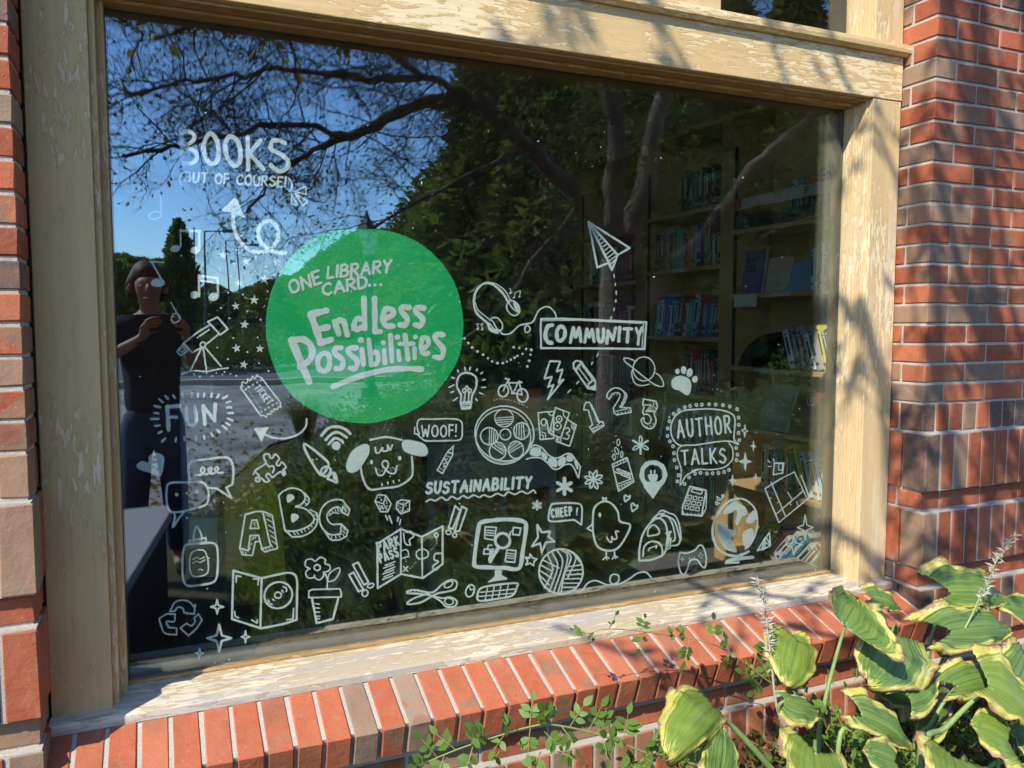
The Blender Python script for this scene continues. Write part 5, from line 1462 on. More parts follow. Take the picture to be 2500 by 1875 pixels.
# ------------------------------------------------------------------ garden bed between the tree and the window
def bush_mesh(n, h, sp, size, w, mat, up=.5):
    mb = MB()
    for s in range(7):
        a = rf.uniform(0, 6.28); mb.tube([(0, 0, 0), (math.cos(a)*sp*.4, math.sin(a)*sp*.4, h*.5), (math.cos(a)*sp*.7, math.sin(a)*sp*.7, h*.85)], [.006, .004, .002], 3, cap=False)
    for i in range(n):
        a = rf.uniform(0, 6.28); q = sp*math.sqrt(rf.random()); z = h*(1-(q/sp)**2*.7)*rf.uniform(.25, 1)*(1+.2*math.sin(a*3))
        card(mb, Vector((q*math.cos(a), q*math.sin(a), z)), Vector((math.cos(a), math.sin(a), up+rf.uniform(-.6, .8)))+rvec()*.5, size*rf.uniform(.6, 1.3), w)
    return mb.mesh('foliage', mat)
def grass_mesh(n, h, sp):
    mb = MB()
    for i in range(n):
        a = rf.uniform(0, 6.28); q = rf.uniform(0, .06); l = rf.uniform(.7, 1.1); b = Vector((q*math.cos(a), q*math.sin(a), 0)); o = Vector((math.cos(a), math.sin(a), 0)); s = Vector((-o.y, o.x, 0))*.003
        p1 = b+o*sp*.3*l+Vector((0, 0, h*.7*l)); p2 = b+o*sp*.8*l+Vector((0, 0, h*.8*l)); p3 = b+o*sp*1.15*l+Vector((0, 0, h*.55*l))
        mb.add([b-s, b+s, p1-s, p1+s, p2-s*.7, p2+s*.7, p3], [(0, 1, 3, 2), (2, 3, 5, 4), (4, 5, 6)])
    return mb.mesh('foliage', L_GRASS)
bushA = bush_mesh(1500, .8, .5, .06, .5, L_BED); bushB = bush_mesh(1300, .55, .45, .045, .6, L_BED); bushC = grass_mesh(420, .75, .5)
bm = MB(); gcn = 0
used_l = set()
for i in range(46):
    rr_ = random.Random(i*7+3); u = 640+32.5*i+rr_.uniform(-8, 8); dist = rr_.choice([1.2, 1.8, 2.6, 3.4, 4.2, 5.5, 7, 9])*rr_.uniform(.9, 1.15); u = 640+((i*17)%46)*32.5
    p = seen(u, 790, dist)
    if dist < 2.6 and p.x < .45: continue
    if p.x < .55 and dist < 5: continue
    k = rr_.choice([0, 1, 1, 2]); me = (bushA, bushB, bushC)[k]; s = rr_.uniform(.7, 1.25)
    if dist < 2.4: s *= .55
    r = empty(['leafy_shrub', 'low_shrub', 'fountain_grass'][k], '%s, %s from left among bed plants, %s the glass' % (['upright leafy shrub', 'low spreading shrub', 'arching straw green grass'][k], (ORD+['thirty-fourth', 'thirty-fifth', 'thirty-sixth', 'thirty-seventh', 'thirty-eighth', 'thirty-ninth', 'fortieth', 'forty-first', 'forty-second', 'forty-third', 'forty-fourth', 'forty-fifth', 'forty-sixth'])[(i*17)%46], 'close to' if dist < 2.5 else ('a few steps from' if dist < 5 else 'far from')),
              ['shrub', 'shrub', 'ornamental grass'][k], (p.x, p.y, -.01), 'plants of the garden bed mirrored in the glass')
    o = bpy.data.objects.new('foliage', me); COL.objects.link(o); o.parent = r; o.scale = (s, s, s); o.rotation_euler = (0, 0, rr_.uniform(0, 6))
for k, (u, dist, s) in enumerate([(610, 24, 2.2), (650, 25, 2.0), (560, 23, 1.8), (500, 24, 2.0), (455, 22, 1.8)]):
    p = seen(u, 790, dist); r = empty('leafy_shrub', '%s shrub of the mirrored traffic island beyond the pavement' % ORD[k], 'shrub', (p.x, p.y, 0), 'shrubs on the traffic island')
    o = bpy.data.objects.new('foliage', bushA); COL.objects.link(o); o.parent = r; o.scale = (s*1.3, s, s*.8)
gc = MB()
for i in range(26000):
    u = rf.uniform(600, 2250); dist = .25+rf.random()**1.5*8; p = seen(u, 790, dist)
    if p.x < .15+max(0, (dist-2.6))*.24 and dist > 1.0: continue
    p.z = rf.uniform(0, .05+.10*abs(math.sin(p.x*5)*math.sin(p.y*4))); card(gc, p, rvec()+Vector((0, 0, .8)), rf.uniform(.02, .055), .55)
tag(gc.build('ground_cover', L_BED), 'low leafy ground cover filling the bed', 'ground cover', kind='stuff')
# ------------------------------------------------------------------ hostas, rose runners and weeds in front of the sill
def hosta_mat():
    n = NT('hosta_leaf', .42, spec=.45)
    at_ = n.n('Attribute', attribute_name='tint'); sep = n.n('SeparateColor'); n.l(at_.outputs['Color'], sep.inputs[0])
    co = n.coord((1, 1, 1)); nz = n.noise(co, 26, 4, .6, .3); nz2 = n.noise(co, 90, 4, .65)
    str_ = n.n('Math', operation='MULTIPLY'); n.l(sep.outputs[1], str_.inputs[0]); str_.inputs[1].default_value = 1
    cx = n.n('CombineXYZ'); n.l(sep.outputs[1], cx.inputs[1]); sm = n.n('Math', operation='MULTIPLY'); n.l(sep.outputs[0], sm.inputs[0]); sm.inputs[1].default_value = .12; n.l(sm.outputs[0], cx.inputs[0])
    sn = n.n('TexNoise'); n.l(cx.outputs[0], sn.inputs['Vector']); sn.inputs['Scale'].default_value = 34; sn.inputs['Detail'].default_value = 3
    # edge coordinate with streaky tongues of the pale margin
    e = n.n('Math', operation='MULTIPLY_ADD'); n.l(sn.outputs['Fac'], e.inputs[0]); e.inputs[1].default_value = .75; n.l(sep.outputs[0], e.inputs[2])
    e2 = n.n('Math', operation='MULTIPLY_ADD'); n.l(nz, e2.inputs[0]); e2.inputs[1].default_value = .12; n.l(e.outputs[0], e2.inputs[2])
    at2 = n.n('Math', operation='ADD'); n.l(e2.outputs[0], at2.inputs[0]); oi = n.n('ObjectInfo'); n.l(oi.outputs['Alpha'], at2.inputs[1])
    green = n.mix(n.ramp(nz, [(.35, 0), (.65, 1)]), (.08, .17, .03), (.17, .27, .04)); green = n.mix(.45, green, oi.outputs['Color'])
    stripe = n.ramp(sn.outputs['Fac'], [(.40, 0), (.62, .7)]); green = n.mix(stripe, green, (.26, .37, .08))
    marg = n.mix(n.ramp(nz, [(.4, 0), (.65, 1)]), (.60, .54, .09), (.72, .66, .26))
    c = n.mix(n.ramp(at2.outputs[0], [(1.06, 0), (1.10, 1)]), green, marg) if False else None
    mr = n.n('MapRange'); n.l(at2.outputs[0], mr.inputs[0]); mr.inputs[1].default_value = 1.17; mr.inputs[2].default_value = 1.33
    c = n.mix(mr.outputs[0], green, marg)
    br = n.n('Math', operation='MULTIPLY_ADD'); n.l(nz2, br.inputs[0]); br.inputs[1].default_value = .35; n.l(sep.outputs[0], br.inputs[2])
    bz = n.n('Math', operation='MULTIPLY_ADD'); n.l(nz, bz.inputs[0]); bz.inputs[1].default_value = .5; n.l(br.outputs[0], bz.inputs[2])
    mb_ = n.n('MapRange'); n.l(bz.outputs[0], mb_.inputs[0]); mb_.inputs[1].default_value = 1.33; mb_.inputs[2].default_value = 1.40
    c = n.mix(mb_.outputs[0], c, n.mix(nz2, (.30, .15, .06), (.50, .33, .18)))
    hole = n.ramp(n.noise(co, 75, 2), [(.73, 0), (.75, .8)]); c = n.mix(hole, c, (.10, .07, .03))
    n.col(c); bp = n.bump(n.mix(.3, sn.outputs['Fac'], nz2), .004, .9)
    tl = n.n('BsdfTranslucent'); n.l(n.mix(.3, c, (.45, .55, .05)), tl.inputs[0]); mx = n.n('MixShader'); mx.inputs[0].default_value = .30
    n.l(n.b.outputs[0], mx.inputs[1]); n.l(tl.outputs[0], mx.inputs[2]); n.l(mx.outputs[0], n.t.nodes['Material Output'].inputs[0]); return n.m
HOSTA = hosta_mat()
def stalk_mat():
    n = NT('hosta_stalk', .5, spec=.4); co = n.coord((40, 40, 3)); n.col(n.mix(n.noise(co, 2, 3), (.13, .22, .06), (.30, .38, .14))); return n.m
STALK = stalk_mat()
rp = random.Random(4)
K9 = lambda x, y: (1600+x/2.4578, 1200+y/2.4578)
def hosta_leaf(par, Y0, B, T, L, R, pale=0.0, tone=(.09, .17, .05), k=.0009, cup=.05, arch=.05, lobe=.26, pet=None, tw=.006):
    b = K9(*B); f = lambda q: on_y(*K9(*q), Y0-k*(K9(*q)[1]-b[1]))
    b3, t3, l3, r3 = f(B), f(T), f(L), f(R); l3 = b3+(l3-b3)*1.12; r3 = b3+(r3-b3)*1.12; ax = t3-b3; ln = ax.length; axn = ax.normalized()
    nrm = ((r3-l3).cross(ax)); nrm.normalize()
    if nrm.dot(Vector((0, CY, CZ))-b3) < 0: nrm.negate()
    wl, wr = l3-b3, r3-b3; wl = wl-axn*wl.dot(axn); wr = wr-axn*wr.dot(axn)
    NS, NT_ = 22, 12; vs = []; at = []; ph = rp.random()*6
    for i in range(NS+1):
        s = i/NS
        # heart outline: half width and how far the lobes reach back
        w = (1-s)**.72*(s+.05)**.34/.545
        for j in range(-NT_, NT_+1):
            t = j/NT_; a = abs(t)
            back = lobe*ln*(1-s)**2.2*(a**1.3)*1.05
            side = (wr if t > 0 else wl)
            wob = 1+.035*math.sin(ph+s*17+t*3)+.02*math.sin(s*41+t*7)
            p = b3+ax*s*(1-.06*a*a)-axn*back+side*a*(w if s > .03 else max(w, .0)+.30*a*(1-s/.03)*0)*wob
            # form: cupped, arched, puckered between the veins
            h = cup*ln*(-a*a*(1-.3*s)+.25*a)+arch*ln*math.sin(math.pi*s)-.10*ln*s*s
            h += (.0028*math.cos(t*NT_*math.pi*.9+s*1.5)+.009*math.sin(s*13+ph+t*2)*a*a+.006*math.sin(s*29+ph)*a**3)*(ln/.18)
            if a < .06: h -= .003
            vs.append(tuple(p+nrm*h))
            edge = max(a, 1-(1-s)*2.6 if s > .6 else 0)
            at.append((edge, .5+t*.5*(.55+.45*(1-s)), s, 1))
    W = 2*NT_+1; mb = MB()
    mb.add(vs, [(i*W+j, i*W+j+1, (i+1)*W+j+1, (i+1)*W+j) for i in range(NS) for j in range(W-1)], 0, at)
    o = mb.build('leaf', HOSTA, par, smooth=True, attr=True)
    sd = o.modifiers.new('thick', 'SOLIDIFY'); sd.thickness = .0009
    o.color = (*tone, pale)
    if pet:
        pts = [b3+axn*.012]+[on_y(*K9(*q), Y0-.0009*(K9(*B)[1]-K9(*B)[1])+.02+dy) for q, dy in pet]
        g = pts[-1].copy(); g.z = 0; pts.append(g)
        m = MB(); C_ = curve(pts, 5); n_ = len(C_); m.tube(C_, [tw*(.6+.7*i/n_) for i in range(n_)], 7); m.build('leaf_stalk', STALK, par, smooth=True)
h1 = empty('hosta', 'large hosta with yellow edged heart shaped leaves at the lower right corner', 'hosta plant', (2.0, -.7, 0), 'hostas below the sill')
BG, YG = (.06, .15, .07), (.26, .34, .03)
hosta_leaf(h1, -.68, (1140, 800), (1235, 628), (955, 755), (1545, 735), .02, (.10, .20, .03), cup=-.25, arch=.02, lobe=.1, pet=[((1110, 900), 0), ((1050, 1120), 0), ((1012, 1290), 0), ((980, 1500), 0)])
hosta_leaf(h1, -.44, (1300, 640), (1495, 700), (1420, 600), (1330, 690), .0, BG, pet=[((1300, 800), .0), ((1330, 1100), 0)])
hosta_leaf(h1, -.62, (1420, 845), (1297, 1135), (1168, 900), (1702, 945), .05, BG, cup=.05, lobe=.32, pet=[((1440, 800), .05), ((1450, 1000), .08), ((1400, 1500), .06)])
hosta_leaf(h1, -.50, (1775, 610), (2175, 640), (1850, 440), (1850, 690), .03, (.10, .19, .04), lobe=.30, pet=[((1740, 690), 0), ((1660, 870), 0), ((1600, 1200), 0)])
hosta_leaf(h1, -.60, (1775, 835), (2190, 800), (1880, 680), (1900, 945), .04, BG, lobe=.42, pet=[((1740, 960), 0), ((1640, 1250), 0), ((1560, 1480), 0)])
hosta_leaf(h1, -.55, (2330, 760), (2060, 640), (2200, 620), (2190, 800), .06, BG)
hosta_leaf(h1, -.72, (1800, 1165), (2195, 1070), (1930, 1000), (1980, 1215), .06, (.10, .18, .04), pet=[((1740, 1250), 0), ((1650, 1400), 0), ((1590, 1500), 0)])
hosta_leaf(h1, -.78, (2000, 1165), (2330, 1380), (2190, 1050), (2040, 1300), .10, YG, pet=[((1900, 1260), 0), ((1740, 1420), 0), ((1600, 1540), 0)], tw=.008)
hosta_leaf(h1, -.92, (1790, 1590), (1860, 1880), (1605, 1620), (2115, 1640), .06, YG, lobe=.30, pet=[((1800, 1700), .1), ((1700, 1800), .1)])
hosta_leaf(h1, -.80, (1240, 1350), (1592, 1552), (1460, 1310), (1370, 1480), .10, (.07, .14, .06), cup=.16, pet=[((1180, 1430), 0), ((1100, 1520), 0)], k=.0006)
hosta_leaf(h1, -.62, (1690, 1320), (1322, 1175), (1560, 1330), (1600, 1095), .0, (.03, .09, .03), pet=[((1720, 1400), 0), ((1640, 1500), 0)])
hosta_leaf(h1, -.64, (1620, 1400), (1790, 1160), (1560, 1200), (1740, 1440), -.05, (.03, .08, .03))
hosta_leaf(h1, -.68, (2230, 1000), (2120, 1260), (2040, 1060), (2330, 1100), .02, BG)
hosta_leaf(h1, -.80, (2330, 1560), (2130, 1420), (2280, 1400), (2160, 1540), .02, BG, pet=[((2230, 1640), 0), ((2000, 1660), 0)])
hosta_leaf(h1, -.74, (1520, 1230), (1700, 1060), (1480, 1080), (1690, 1260), .04, (.10, .19, .04))
hosta_leaf(h1, -.86, (2120, 1500), (1900, 1380), (2080, 1340), (1930, 1540), .05, YG, pet=[((2060, 1600), 0)])
hosta_leaf(h1, -.90, (1440, 1620), (1250, 1540), (1420, 1510), (1290, 1690), .05, BG)
h2 = empty('hosta', 'smaller yellowing hosta left of the big one, its curled leaf tips hanging over the brick', 'hosta plant', (1.45, -.8, 0), 'hostas below the sill')
hosta_leaf(h2, -.56, (860, 900), (802, 1155), (648, 960), (975, 1030), .08, YG, cup=.2, pet=[((790, 1200), .04), ((820, 1400), .02)])
hosta_leaf(h2, -.54, (905, 930), (795, 855), (880, 850), (965, 900), .3, YG)
hosta_leaf(h2, -.85, (960, 1560), (955, 1850), (752, 1590), (1188, 1640), .06, YG, lobe=.30, pet=[((960, 1500), .05), ((980, 1700), .05)])
hosta_leaf(h2, -.70, (775, 1240), (1000, 1300), (860, 1225), (840, 1395), .04, (.08, .16, .05), pet=[((740, 1300), 0), ((800, 1480), 0)])
hosta_leaf(h2, -.78, (355, 1300), (95, 1580), (150, 1160), (330, 1480), .05, YG, cup=.22, arch=.14, lobe=.2, pet=[((440, 1390), 0), ((560, 1510), 0), ((700, 1670), 0), ((820, 1830), 0)], tw=.008)
hosta_leaf(h2, -.86, (390, 1700), (425, 1398), (285, 1590), (500, 1600), .03, (.10, .2, .05), k=.0003)
def flower_stalk(par, P, Y0, tufts, col):
    pts = curve([on_y(*K9(*q), Y0) for q in P], 6); m = MB(); n_ = len(pts); m.tube(pts, [.0012+.0038*i/n_ for i in range(n_)], 6); m.build('flower_stalk', STALK if col else DRY, par, smooth=True)
    m = MB()
    for i in range(int(n_*tufts[0]), int(n_*tufts[1])):
        for _ in range(6): card(m, pts[i]+rvec(rp)*.002, Vector((rp.uniform(-1, 1), rp.uniform(-1, 1), rp.uniform(-.2, 1))), rp.uniform(.012, .026), .22, rp)
    m.build('seed_pod', DRY, par)['kind'] = 'stuff'
DRY = plain('dry_stem', (.42, .38, .30), .8, .3, 60)
flower_stalk(h1, [(2155, 265), (2090, 360), (2040, 430), (1990, 560), (1945, 640), (1890, 760), (1800, 920), (1690, 1100), (1620, 1300), (1560, 1480), (1550, 1700)], -.60, (.0, .42), True)
flower_stalk(h2, [(597, 515), (640, 610), (662, 740), (678, 880), (700, 1040), (712, 1180), (740, 1330), (810, 1490), (830, 1700)], -.58, (.05, .55), False)
# rose runners ----------------------------------------------------
L_ROSE = leaf_material('rose_leaf', (.07, .16, .02), (.16, .27, .05), .35)
ROSEST = plain('runner_stem', (.28, .28, .09), .6, .2, 30)
def leaflet_mesh():
    mb = MB(); N = 7; vs = []; 
    for i in range(N+1):
        s = i/N; w = .27*math.sin(math.pi*s**.85)*(1.06 if i % 2 else .94); z = -.12*s*s
        vs += [(s, -w, z+.05*abs(w)*4*.2), (s, 0, z-.01), (s, w, z+.05*abs(w)*4*.2)]
    fs = []
    for i in range(N): fs += [(3*i, 3*i+1, 3*i+4, 3*i+3), (3*i+1, 3*i+2, 3*i+5, 3*i+4)]
    mb.add(vs, fs); return mb.mesh('leaflet', L_ROSE, True)
LEAFLET = leaflet_mesh()
def orient(p, d, up, s):
    d = d.normalized(); y = up.cross(d); y = y.normalized() if y.length > 1e-4 else d.orthogonal().normalized(); z = d.cross(y)
    return Matrix(((d.x*s, y.x*s, z.x*s, p.x), (d.y*s, y.y*s, z.y*s, p.y), (d.z*s, y.z*s, z.z*s, p.z), (0, 0, 0, 1)))
def sprig(par, p, d, size, n, stem=True):     # a compound leaf: pairs of leaflets and one at the end
    d = d.normalized(); up = (Vector((0, -.75, .65))+rvec(rp)*.45).normalized(); side = up.cross(d).normalized(); L = size*2.3
    m = MB(); m.tube([p, p+d*L*.5+up*.004, p+d*L], [.0011, .0009, .0006], 4); m.build('sprig_stem', ROSEST, par)
    q = [(p+d*L, d)]
    for k in range((n-1)//2):
        c = p+d*L*(.38+.5*k/max(1, (n-1)//2))
        for sg in (-1, 1): q.append((c, (d*.55+side*sg).normalized()))
    for c, dd in q:
        o = bpy.data.objects.new('leaflet', LEAFLET); COL.objects.link(o); o.parent = par
        o.matrix_local = Matrix.Translation(-par.location) @ orient(c, dd+rvec(rp)*.2, (up+rvec(rp)*.35).normalized(), size*rp.uniform(.9, 1.4))
def runner(name, label, P, Y0, spots, rad):
    r = empty('rose_runner', label, 'climbing rose', P[0] if isinstance(P[0], Vector) else on_y(*P[0], Y0), None)
    pts = curve([on_y(*q, Y0+(q[2] if len(q) > 2 else 0)) if len(q) == 2 else on_y(q[0], q[1], Y0+q[2]) for q in P], 6)
    m = MB(); n_ = len(pts); m.tube(pts, [rad*(1.15-.8*i/n_) for i in range(n_)], 6); m.build('stem', ROSEST, r, smooth=True)
    for (u, v, du, dv, size, n, dy) in spots:
        p = on_y(u, v, Y0+dy); q = on_y(u+du, v+dv, Y0+dy-rp.uniform(-.02, .03)); sprig(r, p, q-p, size, n)
    return r
K8 = lambda x, y: (800+x/2.4578, 1200+y/2.4578)
P8 = [K8(*q) for q in [(2330, 1690), (2212, 1640), (1980, 1590), (1760, 1510), (1600, 1450), (1350, 1400), (1200, 1415), (950, 1490), (800, 1540), (650, 1600), (540, 1650)]]
S8 = [(1350, 1400, -40, -70, .026, 7, 0), (1290, 1405, 20, -90, .024, 5, 0), (1210, 1415, 10, -100, .026, 5, 0), (1215, 1420, -10, 110, .024, 5, 0), (1080, 1450, -10, -60, .026, 5, 0), (1060, 1460, -60, 90, .02, 3, 0), (980, 1485, -100, -60, .026, 7, 0), (860, 1520, 10, -40, .026, 5, 0), (870, 1530, -20, 70, .026, 5, 0),
      (770, 1550, -50, -40, .024, 5, 0), (660, 1600, -60, -70, .026, 5, 0), (700, 1585, -30, 80, .024, 5, 0), (600, 1620, -60, 20, .022, 5, 0), (1400, 1405, 40, 60, .026, 5, 0), (1450, 1415, 40, -60, .026, 5, 0), (1560, 1440, 60, -110, .03, 5, 0), (1620, 1455, 20, -60, .03, 5, 0), (1640, 1470, 20, 70, .026, 5, 0), (1770, 1510, 30, -160, .034, 7, 0), (1740, 1510, -70, -50, .028, 5, 0),
      (1800, 1530, 10, 100, .028, 7, 0), (1930, 1580, 30, -90, .03, 7, 0), (1950, 1590, -60, 70, .026, 7, 0), (2080, 1610, 30, -40, .03, 5, 0), (2100, 1620, 20, 60, .026, 5, 0), (1300, 1440, 60, 60, .024, 7, 0), (1380, 1560, 60, 30, .024, 5, .02), (1280, 1560, -30, 60, .026, 5, .02), (1030, 1560, -40, 60, .018, 3, .0), (2180, 1640, 60, -60, .03, 7, 0)]
runner('r', 'green rose runner arching low in front of the brick, along the bottom edge', P8, -.52, [(*K8(a, b), c/2.4578, d/2.4578, e, f, g) for a, b, c, d, e, f, g in S8], .0032)
P9 = [K9(*q) for q in [(1190, 1760), (1110, 1620), (1000, 1480), (900, 1350), (800, 1230), (640, 1110), (540, 1030), (470, 980), (330, 910), (170, 875), (20, 855), (-120, 835), (-300, 825), (-420, 850), (-560, 790)]]
S9 = [(690, 1140, -60, -120, .028, 5, 0), (660, 1110, 80, -20, .022, 3, 0), (620, 1110, -110, -30, .026, 5, 0), (640, 1130, -50, 70, .026, 5, 0), (760, 1200, 60, -30, .024, 5, 0), (640, 1010, 20, -110, .03, 7, 0), (430, 950, -10, -50, .022, 5, 0), (440, 960, -10, 80, .02, 5, 0), (540, 1010, 20, 60, .014, 5, 0), (180, 880, -30, -40, .022, 5, 0), (200, 890, -10, 60, .024, 7, 0), (350, 900, 0, -50, .026, 5, 0), (110, 860, -30, -20, .02, 5, 0),
      (-90, 840, 20, -60, .02, 5, 0), (-70, 840, -10, 40, .022, 3, 0), (-280, 825, 30, -60, .018, 3, 0), (-420, 850, -90, -30, .016, 5, 0), (-400, 845, 20, 30, .014, 3, 0), (900, 1330, 70, -60, .028, 7, .0), (860, 1290, -60, 40, .026, 7, 0), (1020, 1480, 70, -60, .028, 7, 0), (1000, 1500, -70, 40, .026, 7, 0)]
runner('r', 'thin rose runner trailing up over the sill bricks from the hostas', P9, -.42, [(*K9(a, b), c/2.4578, d/2.4578, e, f, g) for a, b, c, d, e, f, g in S9], .0024)
# weeds under the hostas
for k, (x, y, s, lab) in enumerate([(1150, 1330, .8, 'weedy rose shoots between the two hostas'), (1300, 1560, .9, 'leafy weeds under the white edged hosta leaf'), (1450, 1640, .9, 'leafy weeds at the foot of the big hosta'), (60, 1640, .8, 'rose shoots at the foot of the curled yellow leaf'), (2050, 1450, .8, 'dark weeds under the rightmost hosta leaves')]):
    c0 = on_y(*K9(x, y), -.66+.02*k); r = empty('weed_patch', lab, 'weeds', (c0.x, c0.y, 0), 'weeds under the hostas')
    for i in range(26):
        p = c0+Vector((rp.uniform(-.11, .11), rp.uniform(-.1, .1), rp.uniform(-.13, .06))); sprig(r, p, Vector((rp.uniform(-1, 1), rp.uniform(-.6, .4), rp.uniform(.0, 1))), rp.uniform(.016, .026)*s, rp.choice([5, 7]))
# branches of the tree high on the sunny side, whose shade falls in streaks on the pier, head board and sill
sb = MB(); sf = MB()
def toward_sun(x, y, z, s): return Vector((x, y, z))+sdir*s
def shade_branch(P, r0, leaves, tw_=3, s0=.0):
    r0 *= 2.0; pts = curve([toward_sun(*q) for q in P], 6); n_ = len(pts); sb.tube(pts, [r0*(1.1-.75*i/n_) for i in range(n_)], 5)
    for i in range(2, n_):
        if rp.random() < .8:
            d = (pts[i]-pts[i-1]).normalized(); q = pts[i].copy(); dd = (d*.8+rvec(rp)*.8).normalized(); tp = [q.copy()]
            for _ in range(tw_): dd = (dd+rvec(rp)*.35-Vector((0, 0, .12))).normalized(); q = q+dd*rp.uniform(.05, .10); tp.append(q.copy())
            sb.tube(tp, [r0*.45, r0*.35, r0*.25, r0*.2][:len(tp)], 4)
            for q in tp[1:]:
                for _ in range(leaves+1):
                    if rp.random() < .6: card(sf, q, dd+rvec(rp)*.8, rp.uniform(.05, .09), .6, rp)
for P, r0, lv in [([(2.4, -.23, 1.9, 4), (2.6, -.23, 1.4, 4), (2.8, -.23, 1.15, 4), (3.1, -.23, 1.0, 4)], .012, 2), ([(2.38, -.23, 1.35, 3.9), (2.5, -.23, 1.0, 3.9), (2.62, -.23, .55, 3.9)], .013, 1), ([(2.7, -.23, 1.35, 3.9), (2.74, -.23, .95, 3.9), (2.66, -.23, .5, 3.9)], .014, 1), ([(2.2, -.1, 1.5, 3.8), (2.33, -.1, 1.2, 3.8), (2.42, -.2, .8, 3.8)], .008, 2), ([(1.6, -.1, .62, 3.8), (1.9, -.15, .5, 3.8), (2.25, -.3, .42, 3.8)], .008, 1),
                  ([(2.15, -.1, 3.2, 4.2), (2.45, -.23, 2.4, 4), (2.62, -.23, 1.7, 3.9), (2.8, -.23, .9, 3.8), (3.05, -.23, .4, 3.8)], .011, 0),
                  ([(2.5, -.23, 3.0, 4.1), (2.62, -.23, 2.2, 4), (2.78, -.23, 1.5, 4), (3.0, -.23, .9, 4)], .009, 0),
                  ([(2.55, -.23, 2.6, 3.8), (2.6, -.23, 1.9, 3.7), (2.75, -.23, 1.25, 3.6), (2.95, -.23, .6, 3.6)], .014, 1),
                  ([(2.7, -.23, 2.9, 3.9), (2.85, -.23, 2.1, 3.8), (2.9, -.23, 1.4, 3.8), (3.05, -.23, .8, 3.8)], .010, 1),
                  ([(2.3, -.2, 2.0, 3.8), (2.45, -.2, 1.5, 3.7), (2.5, -.23, .9, 3.6), (2.7, -.23, .3, 3.5)], .010, 0),
                  ([(1.9, -.1, 2.6, 3.9), (2.1, -.1, 2.2, 3.8), (2.35, -.1, 1.9, 3.8), (2.5, -.1, 1.2, 3.7)], .007, 1),
                  ([(1.1, -.1, 2.55, 4), (1.4, -.1, 2.25, 3.9), (1.7, -.1, 1.9, 3.9)], .007, 2),
                  ([(.9, -.1, 2.6, 4), (1.05, -.1, 2.3, 3.9), (1.15, -.1, 2.0, 3.9)], .007, 1),
                  ([(1.5, -.1, 2.7, 4), (1.75, -.1, 2.35, 3.9), (1.95, -.1, 2.0, 3.9)], .008, 2),
                  ([(1.3, -.15, .9, 3.7), (1.7, -.2, .5, 3.6), (2.1, -.3, .3, 3.6)], .007, 1),
                  ([(1.0, -.1, .55, 3.8), (1.25, -.2, .4, 3.8), (1.5, -.3, .3, 3.8)], .005, 1),
                  ([(2.1, -.1, 1.6, 3.9), (2.3, -.1, 1.2, 3.8), (2.36, -.1, .7, 3.8)], .008, 1),
                  ([(2.0, -.1, .9, 3.7), (2.25, -.2, .6, 3.6), (2.6, -.23, .4, 3.6)], .009, 2),
                  ([(2.35, -.2, 2.9, 4), (2.4, -.2, 2.5, 4), (2.6, -.2, 2.0, 4), (3.1, -.2, 1.6, 4)], .008, 0)]:
    shade_branch(P, r0, lv)
# tie them back to the tree with one long limb
P = curve([seen(1450, 20, 5.2), Vector((1.9, -4.2, 4.6)), Vector((.9, -3.0, 4.9)), toward_sun(2.15, -.1, 3.2, 4.2)], 6); sb.tube(P, [.05-.035*i/len(P) for i in range(len(P))], 6)
sb.build('branch', TWIG, big); sf_ = sf.build('leaf_spray', L_DEC, big); sf_['kind'] = 'stuff'
# ------------------------------------------------------------------ the photographer, seen only mirrored in the glass
per = empty('person', 'person in dark T-shirt and jeans raising a phone, mirrored at the left of the glass', 'person', (-.08, -2.62, 0))
SKIN = plain('skin', (.36, .20, .145), .55, .10, 30); TEE = plain('navy_jersey', (.028, .026, .045), .85, .5, 18, .01); JEAN = plain('blue_denim', (.045, .065, .13), .85, .25, 60, .001)
HAIR = plain('brown_hair', (.10, .05, .025), .5, .35, 60, .002); PHN = plain('phone_black', (.012, .012, .015), .2, 0, 1, 0, .6)
def skin_obj(name, V, E_, R_, mat, root, lv=2):
    me = bpy.data.meshes.new(name); me.from_pydata(V, E_, []); me.materials.append(mat); o = bpy.data.objects.new(name, me); COL.objects.link(o)
    o.parent = per; o.matrix_parent_inverse = Matrix.Translation(-per.location)
    s = o.modifiers.new('skin', 'SKIN'); s.use_smooth_shade = True
    for i, v in enumerate(me.skin_vertices[0].data): r = R_[i]; v.radius = r if hasattr(r, '__len__') else (r, r); v.use_root = (i == root)
    m = o.modifiers.new('sub', 'SUBSURF'); m.levels = lv; m.render_levels = lv; return o
V, Ed, Rr = [], [], []
def jn(p, r, par=None):
    V.append(tuple(p)); Rr.append(r)
    if par is not None: Ed.append((par, len(V)-1))
    return len(V)-1
bx, by = -.08, -2.62
pel = jn((bx, by, .92), (.10, .07)); wst = jn((bx, by, 1.08), (.105, .07), pel); chs = jn((bx, by+.01, 1.27), (.145, .10), wst); upc = jn((bx, by, 1.40), (.10, .075), chs)
nk = jn((bx, by+.01, 1.47), .048, upc); nk2 = jn((bx, by+.025, 1.52), .046, nk); hd = jn((bx, by+.045, 1.60), (.074, .088), nk2); ht = jn((bx, by+.035, 1.66), (.068, .082), hd)
